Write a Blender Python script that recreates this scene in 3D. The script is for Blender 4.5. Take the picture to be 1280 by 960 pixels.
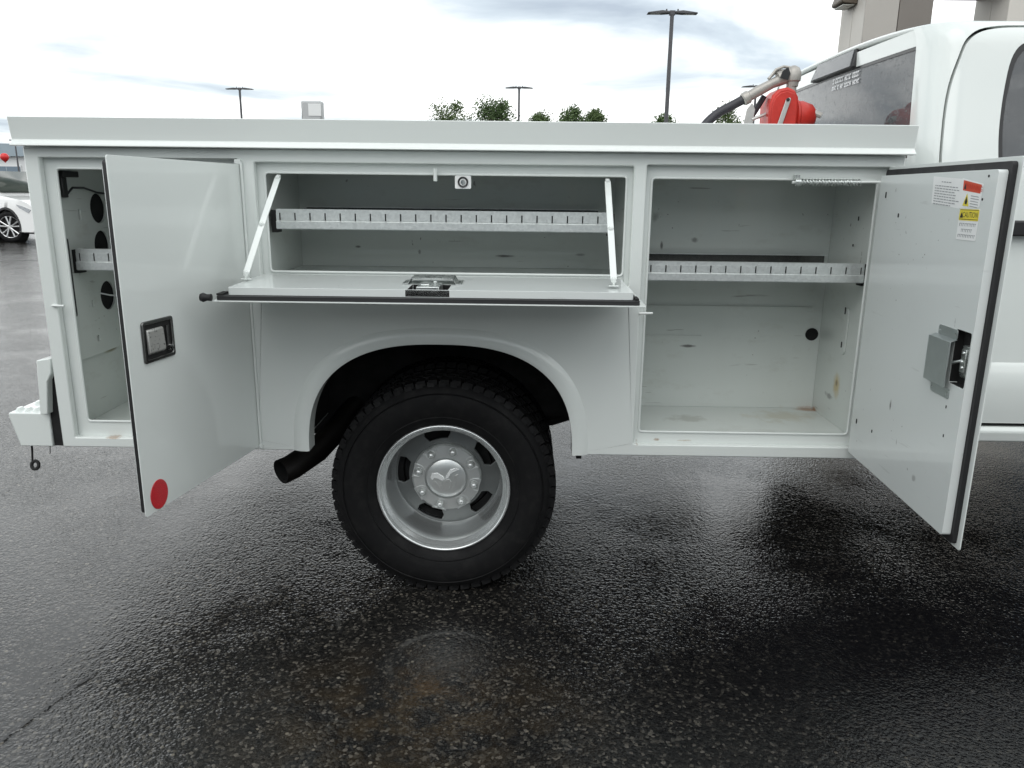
import bpy, bmesh, math, random
from mathutils import Matrix, Vector
random.seed(7)
R = math.radians
scene = bpy.context.scene
for o in list(bpy.data.objects): bpy.data.objects.remove(o)
C = bpy.data.collections.new('scene'); scene.collection.children.link(C)

# ------------------------------------------------------------------ camera
ZB = 0.565                       # height of the utility body's bottom edge above the ground
cam = bpy.data.cameras.new('camera'); camo = bpy.data.objects.new('camera', cam); C.objects.link(camo)
def cam_axes(yaw, pitch, roll):
    fw = Vector((math.sin(yaw)*math.cos(pitch), math.cos(yaw)*math.cos(pitch), -math.sin(pitch)))
    rt = Vector((math.cos(yaw), -math.sin(yaw), 0)); up = rt.cross(fw)
    return fw, rt*math.cos(roll)+up*math.sin(roll), up*math.cos(roll)-rt*math.sin(roll)
fw, rt, up = cam_axes(R(-0.7455), R(13.953), R(0.6462))
camo.matrix_world = Matrix(((rt.x, up.x, -fw.x, 1.5683), (rt.y, up.y, -fw.y, -2.4779), (rt.z, up.z, -fw.z, 0.860+ZB), (0, 0, 0, 1)))
cam.sensor_width = 36; cam.lens = 959.8/1280*36; cam.clip_start = 0.05; cam.clip_end = 3000
scene.camera = camo
scene.render.resolution_x = 1024; scene.render.resolution_y = 768
# ------------------------------------------------------------------ world: bright broken overcast over a Nishita sky
SUN_EL, SUN_ROT = R(50), R(196)
w = bpy.data.worlds.new('World'); scene.world = w; w.use_nodes = True
nt = w.node_tree; nt.nodes.clear()
def wn(t, **k):
    n = nt.nodes.new(t)
    for a, b in k.items(): setattr(n, a, b)
    return n
def wl(a, b): nt.links.new(a, b)
def wmath(op, a, b=None):
    n = wn('ShaderNodeMath', operation=op)
    for i, v in enumerate((a, b)):
        if v is None: continue
        if isinstance(v, (int, float)): n.inputs[i].default_value = v
        else: wl(v, n.inputs[i])
    return n.outputs[0]
sky = wn('ShaderNodeTexSky', sky_type='NISHITA'); sky.sun_disc = False
sky.sun_elevation = SUN_EL; sky.sun_rotation = SUN_ROT; sky.air_density = 1.2; sky.dust_density = 2.0
tc = wn('ShaderNodeTexCoord'); sep = wn('ShaderNodeSeparateXYZ'); wl(tc.outputs['Generated'], sep.inputs[0])
den = wmath('ADD', wmath('MAXIMUM', sep.outputs[2], 0.0), 0.10)
cmb = wn('ShaderNodeCombineXYZ'); wl(wmath('DIVIDE', sep.outputs[0], den), cmb.inputs[0]); wl(wmath('DIVIDE', sep.outputs[1], den), cmb.inputs[1])
cmb.inputs[2].default_value = 3.1
n1 = wn('ShaderNodeTexNoise'); n1.inputs['Scale'].default_value = 0.85; n1.inputs['Detail'].default_value = 7; n1.inputs['Roughness'].default_value = .5
n1.inputs['Distortion'].default_value = .4; wl(cmb.outputs[0], n1.inputs['Vector'])
cr = wn('ShaderNodeValToRGB'); wl(n1.outputs[0], cr.inputs[0])
ce = cr.color_ramp.elements; ce.new(.5); ce.new(.5)
for x_, (p_, c_) in zip(ce, ((.30, (.34, .39, .45)), (.385, (.47, .53, .58)), (.455, (.66, .70, .72)), (.54, (1.12, 1.14, 1.13)))): x_.position = p_; x_.color = (*c_, 1)
skm = wn('ShaderNodeMix', data_type='RGBA', blend_type='MULTIPLY'); skm.inputs[0].default_value = 1
wl(sky.outputs[0], skm.inputs[6]); skm.inputs[7].default_value = (.09, .09, .09, 1)
mx = wn('ShaderNodeMix', data_type='RGBA'); mx.inputs[0].default_value = .93
wl(skm.outputs[2], mx.inputs[6]); wl(cr.outputs[0], mx.inputs[7])
bg = wn('ShaderNodeBackground'); wl(mx.outputs[2], bg.inputs[0]); bg.inputs[1].default_value = 1.0
wo = wn('ShaderNodeOutputWorld'); wl(bg.outputs[0], wo.inputs[0])
# ------------------------------------------------------------------ soft sun behind cloud
sl = bpy.data.lights.new('sun', 'SUN'); so = bpy.data.objects.new('sun', sl); C.objects.link(so)
sl.energy = 0.68; sl.angle = R(50); sl.color = (1, .98, .95)
so.rotation_euler = Vector((-math.sin(SUN_ROT)*math.cos(SUN_EL), -math.cos(SUN_ROT)*math.cos(SUN_EL), -math.sin(SUN_EL))).to_track_quat('-Z', 'Y').to_euler()
so.location = (0, 0, 20)
vs = scene.view_settings; vs.view_transform = 'Standard'; vs.look = 'None'; vs.exposure = 0.72; vs.gamma = 1.0; vs.use_curve_mapping = False
scene.render.engine = 'CYCLES'

# ------------------------------------------------------------------ materials
MATS = {}
class NT:
    def __init__(s, name):
        s.m = bpy.data.materials.new(name); s.m.use_nodes = True; s.t = s.m.node_tree
        s.b = s.t.nodes['Principled BSDF']; MATS[name] = s.m
        s.pos = s.t.nodes.new('ShaderNodeNewGeometry').outputs['Position']
    def n(s, t, **k):
        n = s.t.nodes.new(t)
        for a, b in k.items(): setattr(n, a, b)
        return n
    def l(s, a, b): s.t.links.new(a, b)
    def set(s, **k):
        for a, v in k.items():
            i = s.b.inputs[a.replace('_', ' ')]
            if isinstance(v, (int, float)): i.default_value = v
            elif isinstance(v, tuple): i.default_value = (*v, 1) if len(v) == 3 else v
            else: s.l(v, i)
        return s
    def noise(s, scale, detail=4, rough=.5, vec=None, dist=0):
        n = s.n('ShaderNodeTexNoise'); n.inputs['Scale'].default_value = scale; n.inputs['Detail'].default_value = detail
        n.inputs['Roughness'].default_value = rough; n.inputs['Distortion'].default_value = dist
        s.l(vec if vec is not None else s.pos, n.inputs['Vector']); return n.outputs[0]
    def vor(s, scale, out='Distance', feature='F1', vec=None):
        n = s.n('ShaderNodeTexVoronoi', feature=feature); n.inputs['Scale'].default_value = scale
        s.l(vec if vec is not None else s.pos, n.inputs['Vector']); return n.outputs[out]
    def scale(s, v, loc=(0, 0, 0), vec=None, rot=(0, 0, 0)):
        n = s.n('ShaderNodeMapping'); n.inputs['Scale'].default_value = v; n.inputs['Location'].default_value = loc; n.inputs['Rotation'].default_value = rot
        s.l(vec if vec is not None else s.pos, n.inputs[0]); return n.outputs[0]
    def math(s, op, a, b=None, c=None, clamp=False):
        n = s.n('ShaderNodeMath', operation=op, use_clamp=clamp)
        for i, v in enumerate((a, b, c)):
            if v is None: continue
            if isinstance(v, (int, float)): n.inputs[i].default_value = v
            else: s.l(v, n.inputs[i])
        return n.outputs[0]
    def mr(s, v, a, b, c=0.0, d=1.0):
        n = s.n('ShaderNodeMapRange'); s.l(v, n.inputs[0])
        for i, x in enumerate((a, b, c, d)): n.inputs[i+1].default_value = x
        return n.outputs[0]
    def mix(s, f, a, b, blend='MIX'):
        n = s.n('ShaderNodeMix', data_type='RGBA', blend_type=blend)
        for i, v in ((0, f), (6, a), (7, b)):
            if isinstance(v, (int, float)): n.inputs[i].default_value = v
            elif isinstance(v, tuple): n.inputs[i].default_value = (*v, 1)
            else: s.l(v, n.inputs[i])
        return n.outputs[2]
    def ramp(s, v, stops):
        n = s.n('ShaderNodeValToRGB'); s.l(v, n.inputs[0]); el = n.color_ramp.elements
        while len(el) < len(stops): el.new(.5)
        for x, (p, c) in zip(el, stops): x.position = p; x.color = (*c, 1)
        return n.outputs[0]
    def bump(s, h, strength=.3, dist=.01, normal=None):
        n = s.n('ShaderNodeBump'); n.inputs['Strength'].default_value = strength; n.inputs['Distance'].default_value = dist
        s.l(h, n.inputs['Height'])
        if normal is not None: s.l(normal, n.inputs['Normal'])
        return n.outputs[0]
    def blob(s, c, r, soft=.5, warp=0):
        """soft ellipsoid mask round the world point c with radii r"""
        v = s.n('ShaderNodeVectorMath', operation='SUBTRACT'); s.l(s.pos, v.inputs[0]); v.inputs[1].default_value = c
        d = s.n('ShaderNodeVectorMath', operation='DIVIDE'); s.l(v.outputs[0], d.inputs[0]); d.inputs[1].default_value = r
        ln = s.n('ShaderNodeVectorMath', operation='LENGTH'); s.l(d.outputs[0], ln.inputs[0]); o = ln.outputs['Value']
        if warp: o = s.math('ADD', o, s.math('MULTIPLY', s.math('SUBTRACT', s.noise(18, 5, .65), .5), warp))
        return s.mr(o, 1.0, 1.0-soft)
def simple(name, col, rough=.5, metal=0., var=.12, nscale=30, bump=0, **k):
    t = NT(name); n = t.noise(nscale, 5, .6)
    lo = tuple(c*(1-var) for c in col); hi = tuple(min(1, c*(1+var)) for c in col)
    t.set(Base_Color=t.mix(n, lo, hi), Roughness=t.mr(t.noise(nscale*.6, 4), .3, .7, max(.02, rough*.85), min(1, rough*1.15)), Metallic=metal, **k)
    if bump: t.set(Normal=t.bump(t.noise(nscale*3, 4), bump, .004))
    return t
def white_paint(name, col, dirt, rough, marks=()):
    t = NT(name)
    cloud = t.noise(2.2, 5, .6); streak = t.noise(7, 5, .6, t.scale((1, 1, .15)))
    c = t.mix(cloud, tuple(x*.99 for x in col), tuple(x*1.005 for x in col))
    if dirt: c = t.mix(t.math('MULTIPLY', t.mr(streak, .45, .80), dirt*.22), c, (.50, .50, .45))
    if dirt:
        fleck = t.math('MULTIPLY', t.mr(t.noise(52, 2, .5, t.scale((1.0, 1.0, .55), rot=(.3, .7, .2))), .72, .76), t.mr(t.noise(3.4, 3), .50, .64))
        c = t.mix(t.math('MULTIPLY', fleck, .85), c, (.07, .065, .06))
        scr = t.math('MULTIPLY', t.mr(t.noise(3.2, 2, .4, t.scale((2, 2, 26), rot=(0, .35, 0))), .69, .72), t.mr(t.noise(7, 2), .50, .62)); c = t.mix(t.math('MULTIPLY', scr, .5*min(1, dirt*2.4)), c, (.16, .155, .14))
        smear = t.math('MULTIPLY', t.mr(t.noise(5.5, 6, .7, t.scale((1, 1, 2.2))), .56, .72), .32*dirt*2)
        c = t.mix(smear, c, (.35, .34, .29))
        dots = t.math('MULTIPLY', t.mr(t.vor(34, 'Distance'), .085, .06), t.mr(t.noise(5, 2), .60, .64))
        c = t.mix(t.math('MULTIPLY', dots, .8), c, (.10, .09, .08))
    for (p, r, mc, a, wp) in marks:
        c = t.mix(t.math('MULTIPLY', t.blob(p, r, .6, wp), a), c, mc)
    t.set(Base_Color=c, Roughness=rough, Coat_Weight=.7, Coat_Roughness=.04,
          Normal=t.bump(t.noise(1.6, 1), .05, .02, t.bump(t.noise(420, 2), .02, .001)))
    return t
white_paint('paint', (.705, .742, .718), .0, .26, marks=[((2.03, .01, ZB+.050), (.012, .03, .006), (.25, .12, .04), .8, 2.2), ((1.962, 0, ZB+.045), (.006, .03, .010), (.22, .11, .04), .8, 2.0),
    ((.17, .01, ZB+.034), (.03, .03, .005), (.28, .15, .06), .7, 2.4), ((.30, .01, ZB+.05), (.012, .03, .006), (.25, .13, .05), .6, 2.2), ((2.12, .01, ZB+.048), (.03, .03, .004), (.30, .17, .07), .6, 2.4)])
rust = (.30, .13, .035); soot = (.06, .055, .05)
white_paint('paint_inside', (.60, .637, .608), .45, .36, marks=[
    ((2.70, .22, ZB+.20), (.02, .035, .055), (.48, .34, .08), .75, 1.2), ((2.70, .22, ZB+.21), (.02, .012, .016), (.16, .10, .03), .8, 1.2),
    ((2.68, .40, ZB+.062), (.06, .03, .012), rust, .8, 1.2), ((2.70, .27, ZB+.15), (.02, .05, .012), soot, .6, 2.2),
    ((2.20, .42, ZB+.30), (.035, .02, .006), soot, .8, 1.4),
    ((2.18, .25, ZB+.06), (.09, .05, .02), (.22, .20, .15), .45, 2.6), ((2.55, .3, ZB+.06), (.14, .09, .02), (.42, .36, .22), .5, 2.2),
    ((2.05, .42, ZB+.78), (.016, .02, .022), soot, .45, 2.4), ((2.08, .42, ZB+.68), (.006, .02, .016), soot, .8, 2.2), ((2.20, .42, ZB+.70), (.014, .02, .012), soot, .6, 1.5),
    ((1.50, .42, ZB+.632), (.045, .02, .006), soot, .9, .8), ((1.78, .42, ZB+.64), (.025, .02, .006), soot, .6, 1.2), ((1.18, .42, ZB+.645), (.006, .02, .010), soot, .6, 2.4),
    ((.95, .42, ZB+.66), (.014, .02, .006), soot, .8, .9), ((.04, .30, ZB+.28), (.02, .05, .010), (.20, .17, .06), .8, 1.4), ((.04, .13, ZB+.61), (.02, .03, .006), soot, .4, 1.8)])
white_paint('paint_door_inner', (.68, .715, .70), .12, .30, marks=[((2.64, -.30, ZB+.27), (.05, .007, .017), soot, .85, 2.2), ((2.64, -.37, ZB+.18), (.05, .006, .015), soot, .7, 2.2),
    ((2.64, -.5, ZB+.12), (.05, .010, .010), soot, .4, 2.6), ((.4, -.3, ZB+.62), (.05, .05, .05), (.5, .4, .3), .3, 1.5)])
t = NT('galvanised'); v = t.vor(150, 'Color'); bwn = t.n('ShaderNodeRGBToBW'); t.l(v, bwn.inputs[0])
t.set(Base_Color=t.mix(bwn.outputs[0], (.58, .61, .60), (.68, .71, .70)), Metallic=.62, Roughness=t.mr(bwn.outputs[0], 0, 1, .32, .42), Normal=t.bump(t.noise(160, 3), .05, .002))
t = NT('zinc'); t.set(Base_Color=t.mix(t.noise(120, 5, .7), (.42, .45, .44), (.72, .74, .72)), Metallic=.95, Roughness=t.mr(t.noise(60, 4), .3, .7, .18, .42), Normal=t.bump(t.noise(190, 3), .15, .002))
simple('latch_plate', (.47, .51, .505), .34, .75, .1)
simple('seal', (.012, .012, .013), .6)
simple('black_plastic', (.014, .014, .015), .42)
simple('undercoat', (.007, .007, .007), .85, bump=.2)
simple('chassis', (.010, .010, .010), .75, var=.3, bump=.2)
simple('exhaust_steel', (.016, .014, .013), .5, .5, .35)
t = NT('tyre_rubber'); d = t.noise(26, 6, .7)
t.set(Base_Color=t.mix(t.mr(d, .5, .8), (.0055, .0055, .006), (.016, .0155, .015)), Roughness=t.mr(t.noise(12, 4), .3, .7, .55, .8), Specular_IOR_Level=.22, Normal=t.bump(t.noise(260, 3), .12, .003))
t = NT('wheel_silver'); t.set(Base_Color=t.mix(t.noise(9, 5, .65), (.62, .64, .64), (.67, .69, .69)), Metallic=.80, Roughness=.27)
t = NT('wheel_disc_shade'); t.set(Base_Color=t.mix(t.noise(16, 6, .7), (.15, .16, .157), (.22, .23, .227)), Metallic=.55, Roughness=.42)  # rim silver painted darker for the shade inside the dish
t = NT('cap_silver'); t.set(Base_Color=t.mix(t.noise(14, 5, .65), (.60, .62, .61), (.64, .66, .65)), Metallic=.7, Roughness=.30)
t = NT('chrome'); t.set(Base_Color=(.82, .82, .82), Metallic=1.0, Roughness=.08)
t = NT('emblem'); t.set(Base_Color=(.86, .88, .87), Metallic=.3, Roughness=.25)
t = NT('dark_chrome'); t.set(Base_Color=t.mix(t.noise(80, 4), (.10, .10, .10), (.22, .22, .21)), Metallic=.9, Roughness=.22)
t = NT('paddle'); dr = t.mr(t.noise(150, 2), .58, .66)
t.set(Base_Color=t.mix(dr, (.44, .44, .42), (.16, .16, .15)), Metallic=.55, Roughness=.45, Normal=t.bump(dr, .3, .002))
t = NT('reflector_red'); hx = t.vor(300, 'Distance'); t.set(Base_Color=t.mix(hx, (.42, .006, .01), (.62, .015, .03)), Roughness=.3, Coat_Weight=.6)
simple('pump_red', (.52, .028, .018), .42, 0, .3, 25, .05)
simple('cast_metal', (.38, .36, .33), .45, .4, .25, 40, .1)
simple('hose', (.028, .028, .034), .48, 0, .3)
simple('steel_bracket', (.52, .51, .49), .4, .6, .15)
t = NT('tinted_glass'); dd = t.mr(t.vor(150, 'Distance', vec=t.scale((1, 1, 1))), .34, .10); sel = t.mr(t.noise(46, 3, .6), .50, .58)
t.set(Base_Color=(.22, .23, .24), Roughness=t.math('ADD', t.math('MULTIPLY', sel, .10), .015), Transmission_Weight=.62, IOR=1.5, Normal=t.bump(t.math('MULTIPLY', dd, sel), .35, .004))
simple('glass_frit', (.010, .010, .011), .2)
simple('seat_cloth', (.24, .25, .25), .9, 0, .15, 90, .1)
simple('cab_trim', (.06, .06, .062), .8)
for n_, c_ in (('sticker_white', (.78, .79, .78)), ('sticker_orange', (.58, .07, .03)), ('sticker_yellow', (.72, .60, .06)), ('ink_black', (.02, .02, .02)), ('ink_red', (.50, .03, .015)), ('ink_grey', (.30, .31, .32)), ('tape_white', (.70, .71, .72))):
    simple(n_, c_, .45, 0, .06)
simple('car_white', (.80, .80, .79), .22, 0, .02, 5, Coat_Weight=.8)
t = NT('car_glass'); t.set(Base_Color=t.mix(t.noise(2, 4), (.015, .02, .018), (.05, .065, .05)), Roughness=.06, Specular_IOR_Level=.3)
t = NT('head_lamp'); t.set(Base_Color=t.mix(t.noise(14, 3), (.12, .13, .14), (.55, .57, .60)), Roughness=.08, Coat_Weight=1.0)
simple('alloy', (.66, .66, .66), .25, .7, .08)
simple('clad_tan', (.60, .57, .52), .55, 0, .05, 3)
simple('clad_taupe_shade', (.42, .395, .36), .55, 0, .06, 3)  # tan cladding with the shade of the front face put into the colour
simple('clad_brown_shade', (.19, .17, .15), .6, 0, .08, 3)  # brown core and beam; on the column front it paints the deeper shade
simple('lamp_bronze', (.10, .08, .06), .45, .3)
simple('pole_grey', (.085, .085, .09), .5, .3)
simple('lamp_lens', (.55, .55, .5), .3)
simple('far_wall_white', (.66, .67, .67), .7, 0, .05, .5)
simple('far_fascia', (.28, .34, .38), .6, 0, .08, .5)
t = NT('far_glass'); t.set(Base_Color=(.12, .17, .22), Roughness=.08)
simple('sign_face', (.72, .73, .72), .4, 0, .03)
simple('sign_cabinet', (.42, .43, .43), .5, .2)
simple('balloon_red', (.60, .02, .02), .25, 0, .05)
simple('bark', (.10, .075, .055), .9, 0, .3, 12, .4)
t = NT('leaf'); oi = t.n('ShaderNodeObjectInfo').outputs['Random']
lc = t.mix(t.noise(.9, 3, .6), (.030, .060, .018), (.095, .155, .045)); lc = t.mix(t.mr(oi, 0, 1, 0, .35), lc, (.12, .15, .05))
t.set(Base_Color=lc, Roughness=.6, Transmission_Weight=.0)
# wet asphalt
t = NT('asphalt')
P2 = t.scale((1, 1, 0))
vC = t.n('ShaderNodeTexVoronoi'); vC.inputs['Scale'].default_value = 118; t.l(P2, vC.inputs['Vector'])
vD = t.n('ShaderNodeTexVoronoi'); vD.inputs['Scale'].default_value = 68; t.l(t.scale((1, 1, 0), (3.3, 1.7, 0)), vD.inputs['Vector'])
bw = t.n('ShaderNodeSeparateColor'); t.l(vC.outputs['Color'], bw.inputs[0]); bw2 = t.n('ShaderNodeSeparateColor'); t.l(vD.outputs['Color'], bw2.inputs[0])
stone = t.ramp(bw.outputs[0], [(0, (.005, .005, .005)), (.45, (.010, .0098, .0095)), (.80, (.024, .0225, .020)), (.93, (.060, .056, .048)), (1, (.12, .11, .095))])
big = t.math('MULTIPLY', t.mr(bw2.outputs[1], .93, .97), t.mr(vD.outputs['Distance'], .45, .28))
stone = t.mix(t.math('MULTIPLY', big, .8), stone, t.ramp(bw2.outputs[2], [(0, (.06, .055, .05)), (.6, (.15, .13, .10)), (1, (.24, .22, .18))]))
wear = t.noise(1.1, 5, .6, P2); fine = t.noise(9, 6, .7, P2)
col = t.mix(t.mr(wear, .35, .65), stone, (.014, .014, .014), 'MIX'); col = t.mix(.72, col, stone)
wet_shade = t.blob((3.1, -.25, 0), (1.9, 1.1, 1), .65, .5)                       # wetter patch beside the cab, with the truck's shade painted into its colour
col = t.mix(t.math('MULTIPLY', wet_shade, .80), col, (.004, .004, .005))
pale = t.math('MULTIPLY', t.blob((-.1, -.9, 0), (1.5, 1.2, 1), .9, .7), t.mr(t.noise(3.3, 6, .65, P2), .36, .62))      # paler tarmac at near left
col = t.mix(t.math('MULTIPLY', pale, .55), col, t.mix(.5, stone, (.060, .060, .058)))
brown = t.math('MULTIPLY', t.blob((1.28, -.62, 0), (.62, .42, 1), .8, .9), t.mr(fine, .42, .62))
col = t.mix(t.math('MULTIPLY', brown, .40), col, (.075, .052, .026))
orange = t.math('MULTIPLY', t.blob((1.30, -.47, 0), (.20, .13, 1), .8, 1.2), t.mr(fine, .48, .60))
col = t.mix(t.math('MULTIPLY', orange, .18), col, (.11, .060, .024))
def ring(cx, cy, r, wd, a, half=None):
    v = t.n('ShaderNodeVectorMath', operation='SUBTRACT'); t.l(P2, v.inputs[0]); v.inputs[1].default_value = (cx, cy, 0)
    ln = t.n('ShaderNodeVectorMath', operation='LENGTH'); t.l(v.outputs[0], ln.inputs[0])
    d = t.math('ABSOLUTE', t.math('SUBTRACT', ln.outputs['Value'], r)); m = t.mr(d, wd, wd*.2)
    sx = t.n('ShaderNodeSeparateXYZ'); t.l(v.outputs[0], sx.inputs[0])
    m = t.math('MULTIPLY', m, t.mr(t.math('ADD', sx.outputs[1], t.math('MULTIPLY', sx.outputs[0], -.8)), -.02, .08))
    return t.math('MULTIPLY', t.math('MULTIPLY', m, t.mr(fine, .38, .62)), a)
col = t.mix(ring(1.345, -.37, .175, .016, .42), col, (.11, .11, .105))
col = t.mix(t.math('MULTIPLY', t.blob((1.36, -.36, 0), (.15, .13, 1), .9, .6), .16), col, (.09, .09, .088))
col = t.mix(ring(1.15, -.10, .20, .012, .30), col, (.11, .11, .105))
h = t.math('ADD', t.math('MULTIPLY', t.mr(vC.outputs['Distance'], 0, .75, 1, 0), .55), t.math('MULTIPLY', t.mr(vD.outputs['Distance'], 0, .8, 1, 0), .55))
h = t.math('ADD', h, t.math('MULTIPLY', t.noise(46, 4, .6, P2), .9))
film = t.mr(t.math('ADD', t.noise(1.25, 5, .62, P2), t.math('MULTIPLY', t.blob((2.55, .95, 0), (.75, .55, 1), .8, .5), .22)), .44, .62)      # standing water fills the grain
h = t.math('MULTIPLY', h, t.mr(film, 0, 1, 1.0, .42))
nrm = t.bump(h, .44, .0052)
nrm = t.bump(t.noise(2.0, 3, .5, P2), .10, .03, nrm)
wet = t.math('MAXIMUM', film, t.mr(t.math('ADD', t.noise(1.7, 5, .6, P2), t.math('MULTIPLY', wet_shade, .25)), .35, .75, 0, 1))
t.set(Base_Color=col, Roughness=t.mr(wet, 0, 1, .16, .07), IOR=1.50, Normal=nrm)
simple('tar', (.008, .008, .008), .35, 0, .3, 40, .3)
simple('grass_verge', (.05, .085, .03), .9, 0, .35, 4)
M = MATS

# ------------------------------------------------------------------ mesh builder
WL = {}                                         # object -> world location of its origin
class MB:
    def __init__(s, mat=None): s.v = []; s.f = []; s.m = []; s.mats = []; s.cur = mat; s.M = Matrix(); s.sm = []; s.smooth = False
    def mi(s, mat=None):
        mat = mat or s.cur
        if mat not in s.mats: s.mats.append(mat)
        return s.mats.index(mat)
    def add(s, vs, fs, mat=None, smooth=None):
        o = len(s.v); s.v += [s.M @ Vector(p) for p in vs]; i = s.mi(mat)
        for f in fs: s.f.append([o+k for k in f]); s.m.append(i)
        return s
    def box(s, a, b, mat=None):
        (x0, y0, z0), (x1, y1, z1) = a, b
        vs = [(x, y, z) for z in (z0, z1) for y in (y0, y1) for x in (x0, x1)]
        return s.add(vs, [(0, 2, 3, 1), (4, 5, 7, 6), (0, 1, 5, 4), (2, 6, 7, 3), (0, 4, 6, 2), (1, 3, 7, 5)], mat)
    def prism(s, poly, fn0, fn1, mat=None):
        """closed polygon of 2-D points swept between two placings"""
        n = len(poly); vs = [fn0(*p) for p in poly]+[fn1(*p) for p in poly]
        return s.add(vs, [tuple(range(n))[::-1], tuple(range(n, 2*n))]+[(i, (i+1) % n, n+(i+1) % n, n+i) for i in range(n)], mat)
    def tube(s, pts, r, n=10, mat=None, cap=True):
        pts = [Vector(p) for p in pts]; rs = r if isinstance(r, (list, tuple)) else [r]*len(pts)
        vs = []; prev = None
        for i, p in enumerate(pts):
            d = (pts[min(i+1, len(pts)-1)]-pts[max(i-1, 0)]).normalized()
            if prev is None: a = d.orthogonal().normalized()
            else: a = (prev-d*prev.dot(d)); a = a.normalized() if a.length > 1e-6 else d.orthogonal().normalized()
            prev = a; b = d.cross(a)
            vs += [p+(a*math.cos(2*math.pi*k/n)+b*math.sin(2*math.pi*k/n))*rs[i] for k in range(n)]
        fs = [(i*n+k, i*n+(k+1) % n, (i+1)*n+(k+1) % n, (i+1)*n+k) for i in range(len(pts)-1) for k in range(n)]
        if cap: fs += [tuple(range(n))[::-1], tuple(range((len(pts)-1)*n, len(pts)*n))]
        return s.add(vs, fs, mat)
    def lathe(s, prof, c, n=64, axis='y', mat=None, closed=False):
        """profile of (radius, offset) turned about an axis through c"""
        vs = []
        for r, o in prof:
            for k in range(n):
                a = 2*math.pi*k/n
                q = (r*math.cos(a), o, r*math.sin(a)) if axis == 'y' else (r*math.cos(a), r*math.sin(a), o) if axis == 'z' else (o, r*math.cos(a), r*math.sin(a))
                vs.append((c[0]+q[0], c[1]+q[1], c[2]+q[2]))
        m = len(prof); rng = range(m if closed else m-1)
        return s.add(vs, [(i*n+k, i*n+(k+1) % n, ((i+1) % m)*n+(k+1) % n, ((i+1) % m)*n+k) for i in rng for k in range(n)], mat)
    def plate(s, outline, holes, th, fn, cuts=((), ()), mat=None):
        """flat sheet with holes, thickness th, placed by fn(a, b, t)"""
        bm = bmesh.new(); E = []
        for loop in [outline]+list(holes):
            vv = [bm.verts.new((p[0], p[1], 0)) for p in loop]
            E += [bm.edges.new((vv[i], vv[(i+1) % len(vv)])) for i in range(len(vv))]
        bmesh.ops.triangle_fill(bm, use_beauty=True, use_dissolve=False, edges=E)
        for ax, cs in enumerate(cuts):
            for c in cs:
                bmesh.ops.bisect_plane(bm, geom=bm.verts[:]+bm.edges[:]+bm.faces[:], plane_co=(c, c, 0), plane_no=((1, 0, 0), (0, 1, 0))[ax], dist=1e-6)
        bm.verts.index_update(); n = len(bm.verts)
        co = [(v.co.x, v.co.y) for v in bm.verts]
        vs = [fn(a, b, 0) for a, b in co]+[fn(a, b, th) for a, b in co]; fs = []
        for f in bm.faces:
            ix = [v.index for v in f.verts]; fs.append(ix); fs.append([n+i for i in ix][::-1])
        for e_ in bm.edges:
            if len(e_.link_faces) == 1:
                a, b = e_.verts[0].index, e_.verts[1].index; fs.append((a, b, n+b, n+a))
        bm.free(); return s.add(vs, fs, mat)
    def text(s, body, fn, size, mat=None, align='CENTER'):
        cu = bpy.data.curves.new('lettering', 'FONT'); cu.body = body; cu.size = size; cu.align_x = align; cu.resolution_u = 2
        ob = bpy.data.objects.new('lettering', cu); me = ob.to_mesh()
        vs = [fn(v.co.x, v.co.y) for v in me.vertices]; fs = [tuple(p.vertices) for p in me.polygons]
        s.add(vs, fs, mat); ob.to_mesh_clear(); bpy.data.objects.remove(ob); bpy.data.curves.remove(cu); return s
    def build(s, name, parent=None, bevel=0, segs=2, smooth=35, recalc=True, base=False):
        me = bpy.data.meshes.new(name)
        n = len(s.v); lo = [min(p[i] for p in s.v) for i in range(3)]; hi = [max(p[i] for p in s.v) for i in range(3)]
        c = Vector([(lo[i]+hi[i])/2 for i in range(3)])
        if base: c.z = lo[2]
        me.from_pydata([p-c for p in s.v], [], s.f); me.polygons.foreach_set('material_index', s.m)
        for mname in s.mats: me.materials.append(M[mname])
        if recalc:
            bm = bmesh.new(); bm.from_mesh(me); bmesh.ops.recalc_face_normals(bm, faces=bm.faces[:]); bm.to_mesh(me); bm.free()
        if smooth: me.shade_smooth(); me.set_sharp_from_angle(angle=R(smooth))
        o = bpy.data.objects.new(name, me); C.objects.link(o); WL[o] = c
        if parent is not None: o.parent = parent; o.location = c-WL[parent]
        else: o.location = c
        if bevel:
            b = o.modifiers.new('bevel', 'BEVEL'); b.width = bevel; b.segments = segs; b.limit_method = 'ANGLE'; b.angle_limit = R(40)
        return o
def tag(o, label=None, cat=None, group=None, kind=None):
    for k, v in (('label', label), ('category', cat), ('group', group), ('kind', kind)):
        if v: o[k] = v
    return o
def empty(name, loc, *t_):
    o = bpy.data.objects.new(name, None); C.objects.link(o); o.location = loc; o.empty_display_size = .2; WL[o] = Vector(loc)
    return tag(o, *t_)
def copy_tree(o, parent=None, off=None):
    c = o.copy(); C.objects.link(c); c.parent = parent
    if off is not None: c.location = o.location+Vector(off)
    for ch in o.children: copy_tree(ch, c)
    return c
def rect(x0, z0, x1, z1, r=0, n=4):
    if not r: return [(x0, z0), (x1, z0), (x1, z1), (x0, z1)]
    out = []
    for cx, cz, a in ((x1-r, z0+r, -90), (x1-r, z1-r, 0), (x0+r, z1-r, 90), (x0+r, z0+r, 180)):
        out += [(cx+r*math.cos(R(a+90*k/n)), cz+r*math.sin(R(a+90*k/n))) for k in range(n+1)]
    return out
def lin(a, b, n): return [a+(b-a)*i/(n-1) for i in range(n)]

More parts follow.
